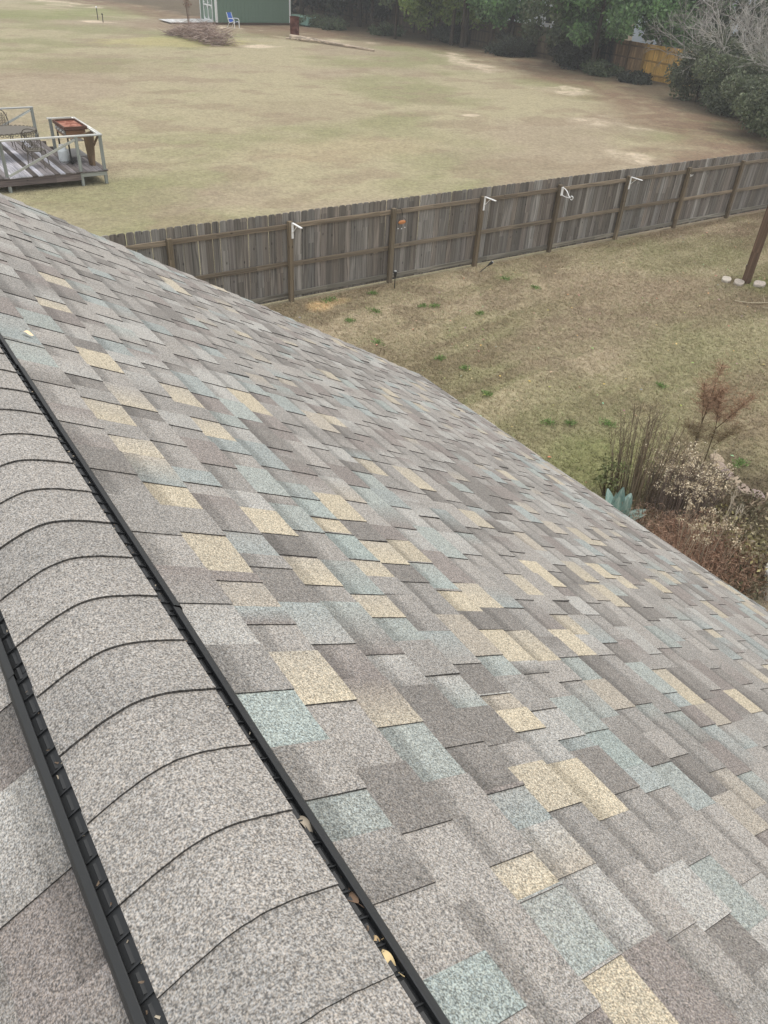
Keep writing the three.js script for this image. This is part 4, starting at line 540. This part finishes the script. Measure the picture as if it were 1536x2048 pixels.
// ───────────────────────── back fence, houses and trees ─────────────────────────
{
  const R = rngOf(701), X = 44.6, bf = thing('back_fence', 'tall brown board fence behind the trees with a honey yellow stretch at its right end', 'fence', [X, 0, 0]);
  const panel = (z0, z1, base, label) => { const g = []; for (let z = z0; z < z1 - 0.02; z += 0.145) g.push(tint(uvShift(box(0.018, 1.84 + 0.02 * R(), 0.139, 0, 0.94, z + 0.07, 0), R() * 3, R() * 3), woodTint(R, base, 0.35).map((v) => v * 1.4))); part('fence_panel', g, M.wood, bf, label, 'stuff'); for (const y of [0.3, 1.0, 1.65]) part('rail', tint(box(0.04, 0.09, z1 - z0, -0.03, y, (z0 + z1) / 2, 0), base.map((v) => v * 0.9)), M.wood, bf); part('post', tint(box(0.1, 1.9, 0.1, -0.06, 0.95, z0, 0.004), base.map((v) => v * 0.8)), M.wood, bf); };
  for (let z = -93.6; z < -40; z += 2.4) panel(z, z + 2.4, C(100, 87, 70)); panel(-38.4 - 1.2, -37.2, C(150, 122, 96)); panel(-37.2, -35.9, C(156, 128, 96)); panel(-35.9, -31.0, C(206, 166, 92), 'honey yellow fence boards'); for (let z = -31.0; z < -12; z += 2.4) panel(z, z + 2.4, C(116, 100, 78));  // one stretch of boards has a paler, yellower colour than the rest
  // pale houses beyond the fence, seen through gaps in the leaves
  const hs = (name, label, x, z0, z1, h, col, rc) => { const o = thing(name, label, 'house', [x, 0, 0]), wm = std({ color: new THREE.Color(...col), roughness: 0.8 }), D = z1 - z0, b = []; for (let y = 0.3; y < h; y += 0.2) b.push(box(0.025, 0.19, D, -0.012, y, (z0 + z1) / 2, 0.004)); part('wall', [box(7, h, D, 3.52, h / 2, (z0 + z1) / 2, 0), ...b], wm, o); const s = new THREE.Shape([new THREE.Vector2(-0.5, 0), new THREE.Vector2(7.5, 0), new THREE.Vector2(3.5, 2.4)]); part('roof', new THREE.ExtrudeGeometry(s, { depth: D + 0.8, bevelEnabled: false }).translate(0, h, z0 - 0.4), std({ color: new THREE.Color(...rc) }), o); for (let z = z0 + 1.6; z < z1 - 1; z += 3.2) { const w = part('window', box(0.05, 1.3, 1.0, -0.05, 1.5, z, 0.004), M.paintedWhite, o); part('pane', box(0.02, 1.1, 0.8, -0.08, 1.5, z, 0), std({ color: new THREE.Color(0.03, 0.035, 0.04), roughness: 0.15 }), w); } };
  hs('neighbour_house', 'white sided house glimpsed through the trees left of the yellow fence', 58, -66, -56, 3.2, C(226, 230, 236), C(120, 120, 122)); hs('neighbour_house', 'pale blue grey house beyond the bare vines at the upper right', 57, -47.5, -31, 3.4, C(206, 216, 226), C(110, 112, 116));
}
function tree(name, label, category, x, z, { h, y0, r, tr, lean = [0, 0], n, leaf = 0.22, cols, seed, clumps = 34, flat = 0.8, bark = C(84, 74, 62), trunks = 1 }) {
  n = Math.round(n * 1.9); leaf *= 1.35; const R = rngOf(seed), o = thing(name, label, category, [x, 0, z]), L = new Leaves(), w = [];
  for (let t = 0; t < trunks; t++) {
    const bx = trunks > 1 ? (R() - 0.5) * r * 0.8 : 0, bz = trunks > 1 ? (R() - 0.5) * r * 0.8 : 0, topY = y0 + (h - y0) * 0.6, top = [bx + lean[0] * topY + (R() - 0.5) * 0.5, topY, bz + lean[1] * topY + (R() - 0.5) * 0.5], mid = [lerp(bx, top[0], 0.5) + (R() - 0.5) * 0.12, topY / 2, lerp(bz, top[2], 0.5) + (R() - 0.5) * 0.12];
    w.push(tint(limb([bx, -0.05, bz], mid, tr * 1.25, tr * 0.9, 9), bark), tint(limb(mid, top, tr * 0.9, tr * 0.4, 8), bark));
    for (let i = 0; i < 9; i++) { const q = 0.4 + 0.55 * R(), s = [lerp(mid[0], top[0], q), lerp(mid[1], top[1], q), lerp(mid[2], top[2], q)], a = R() * 6.28, l = r * (0.5 + 0.5 * R()); w.push(tint(limb(s, [s[0] + l * Math.cos(a), s[1] + l * (0.1 + 0.5 * R()), s[2] + l * Math.sin(a)], tr * 0.3, tr * 0.1, 5), bark)); }
  }
  const cx = lean[0] * (y0 + h) / 2, cz = lean[1] * (y0 + h) / 2, cy = (y0 + h) / 2, ry = (h - y0) / 2;
  for (let i = 0; i < clumps; i++) { const a = R() * 6.283, u = 2 * R() - 1, q = Math.pow(R(), 0.38), s = Math.sqrt(1 - u * u) * q, tone = 0.7 + 0.6 * R(); L.clump(cx + r * s * Math.cos(a), cy + ry * u * q, cz + r * s * Math.sin(a), r * (0.24 + 0.16 * R()), Math.round(n / clumps), leaf, R, cols.map((c) => c.map((v) => v * tone)), flat); }
  part('trunk', w, M.bark, o); part('crown', L.geo(), M.foliage, o); return o;
}
{
  const G1 = [C(134, 152, 82), C(148, 166, 92), C(116, 138, 76)], G2 = [C(98, 132, 80), C(112, 144, 90), C(86, 116, 72)], G3 = [C(90, 104, 72), C(104, 112, 80), C(78, 92, 62)], G4 = [C(98, 108, 80), C(112, 118, 92), C(84, 96, 68)], D = [C(52, 60, 42), C(62, 68, 48), C(46, 54, 40)];
  // the front row, left to right as photographed
  const T = [
    ['dark evergreen filling the shade right behind the green shed', 39.5, -70, { h: 9, y0: 0.4, r: 4.0, tr: 0.2, n: 5200, cols: D, seed: 711 }],
    ['dark evergreen between the shed and the thin bare trunks', 42, -64.5, { h: 9, y0: 0.6, r: 3.8, tr: 0.18, n: 5200, cols: D, seed: 712 }],
    ['slim pale trunked tree left of the leafy row', 40.6, -60.5, { h: 9, y0: 3.0, r: 2.6, tr: 0.09, n: 3200, cols: D, seed: 713 }],
    ['slim tree with a grey trunk at the start of the leafy row', 39.8, -56.0, { h: 8, y0: 2.5, r: 2.4, tr: 0.10, n: 3600, cols: G3, seed: 714 }],
    ['yellowish green leafy tree, leftmost of the bright crowns', 42.5, -55.2, { h: 7, y0: 1.0, r: 3.2, tr: 0.16, n: 6500, cols: G1, seed: 715, leaf: 0.18 }],
    ['bright green leafy tree with several upright trunks in the row', 43.2, -51.3, { h: 7, y0: 1.35, r: 3.0, tr: 0.13, n: 6500, cols: G1, seed: 716, leaf: 0.18, trunks: 3 }],
    ['green leafy tree leaning right beside the gap with the white house', 43.6, -48.6, { h: 6.5, y0: 1.4, r: 2.4, tr: 0.13, n: 5200, cols: G2, seed: 717, leaf: 0.18, trunks: 2, lean: [0.08, 0.08] }],
    ['dark bushy tree between the white house gap and the yellow fence', 43.0, -41.2, { h: 6.5, y0: 0.3, r: 2.7, tr: 0.15, n: 6500, cols: G3, seed: 718, leaf: 0.18 }],
    ['mid green broad tree hanging over the yellow fence', 42.6, -38.2, { h: 6.8, y0: 1.75, r: 3.0, tr: 0.14, n: 7000, cols: G2, seed: 719, leaf: 0.17 }],
    ['dark green tree standing over the yellow fence end', 46.0, -35.0, { h: 6.5, y0: 1.4, r: 2.6, tr: 0.14, n: 5200, cols: G2, seed: 720, leaf: 0.17 }],
  ];
  for (const [label, x, z, o] of T) tree('leafy_tree', label, 'tree', x, z, o);
  for (const [label, x, z, sd, r] of [['grey green tree behind the fence left of the bare vines', 49, -36.5, 726, 2.4], ['grey green tree behind the fence at the bare vine tangle', 47.5, -31.0, 727, 2.6], ['dark tree behind the fence just right of the white house gap', 49.5, -45.5, 728, 3.0]]) tree('leafy_tree', label, 'tree', x, z, { h: 6.5, y0: 0.8, r, tr: 0.14, n: 3000, cols: G4, seed: sd });
  // a second row behind that keeps the shade under the trees deep
  for (const [x, z, s] of [[45.5, -72, 731], [46.5, -66, 732], [47.5, -60, 733], [49.5, -58, 734], [42, -77, 735]]) tree('background_tree', ['tall dark tree deep behind the shed', 'tall dark tree behind the slim trunks', 'tall dark tree behind the leftmost bright crown', 'tall dark tree far back behind the shed roof', 'tall dark tree just left of the white house gap'][s - 731 > 4 ? 0 : s - 731], 'tree', x, z, { h: 10, y0: 0.3, r: 4.2, tr: 0.22, n: 5200, leaf: 0.3, cols: D, seed: s });
  const shrub = (label, x, z, r, h, n, cols, seed, leaf = 0.105) => tree('evergreen_shrub', label, 'shrub', x, z, { h, y0: 0.02, r: r * 1.12, tr: 0.05, n: n * 1.7, leaf, cols, seed, clumps: 26, trunks: 4 });
  shrub('low dark shrub under the trunks in the middle of the leafy row', 43.3, -53.6, 1.4, 0.9, 2200, D, 741); shrub('dark shrub below the white house gap', 43.2, -46.4, 1.7, 1.2, 2600, D, 742); shrub('dark shrub at the left end of the yellow fence', 43.0, -40.4, 1.5, 1.5, 2600, D, 743);
  shrub('low grey green shrub along the foot of the yellow fence, left', 42.8, -37.6, 1.1, 0.6, 1500, G3, 744); shrub('low dark shrub along the foot of the yellow fence, right', 42.6, -34.6, 0.9, 0.4, 1300, D, 745);
  shrub('large dark green thicket right of the yellow fence', 41.0, -27.9, 2.0, 3.0, 6500, G4, 746); shrub('tangled dark green thicket below the bare vines', 39.4, -25.0, 2.3, 3.0, 7000, G4, 747); shrub('dark green shrub at the far right edge by the wooden fence', 36.6, -21.2, 2.3, 2.4, 6500, G4, 748); 
  shrub('tall grey green thicket behind the vines at the right edge', 43.2, -24.2, 1.9, 3.0, 4200, G4, 750); shrub('grey green bush where the right hand fence meets the thicket', 33.6, -18.0, 1.9, 1.9, 4200, G4, 751);
  for (const [i, x, z] of [[0, 38.2, -62.5], [1, 40.6, -58.2], [2, 37.6, -64.5]]) shrub(['low green undergrowth right of the boat', 'low green undergrowth at the slim trunks', 'low undergrowth just behind the boat'][i], x, z, 1.1, 0.6, 900, G3, 760 + i, 0.13);
  // bare twining vines, upper right
  const vine = (label, x, z, h, seed, col, n0) => { const R = rngOf(seed), o = thing('bare_vine_tree', label, 'tree', [x, 0, z]), w = []; const grow = (p, d, l, r, k) => { const e = [p[0] + d[0] * l, Math.max(0.3, p[1] + d[1] * l), p[2] + d[2] * l]; w.push(tint(limb(p, e, r, r * 0.7, k > 2 ? 5 : 3), woodTint(R, col, 0.4))); if (k <= 0) return; const m = k > 3 ? 3 : 2 + (R() < 0.5); for (let i = 0; i < m; i++) { const q = [d[0] + (R() - 0.5) * 1.5, d[1] + (R() - 0.55) * 1.1, d[2] + (R() - 0.5) * 1.5], s = 1 / Math.hypot(...q); grow(e, q.map((v) => v * s), l * (0.65 + 0.25 * R()), r * 0.66, k - 1); } }; for (let i = 0; i < n0; i++) { const a = R() * 6.28; grow([0.4 * Math.cos(a), 0, 0.4 * Math.sin(a)], [0.35 * Math.cos(a), 0.94, 0.35 * Math.sin(a)], h * 0.34, 0.05, 5); } part('branch', w, M.dull, o); return o; };
  vine('pale grey bare vine tangle at the upper right corner', 41.0, -26.6, 4.2, 771, C(176, 172, 166), 6); vine('bare grey twiggy tree left of the pale vine tangle', 42.8, -29.6, 4.4, 772, C(150, 146, 140), 4); vine('bare pale twigs hanging over the right hand thicket', 39.0, -22.6, 3.8, 773, C(164, 160, 152), 5);
}

const renderer = new THREE.WebGLRenderer({ antialias: true });
renderer.toneMapping = THREE.LinearToneMapping; renderer.toneMappingExposure = EXPOSURE;
renderer.shadowMap.enabled = true; renderer.shadowMap.type = THREE.PCFSoftShadowMap;
renderer.render(scene, camera);
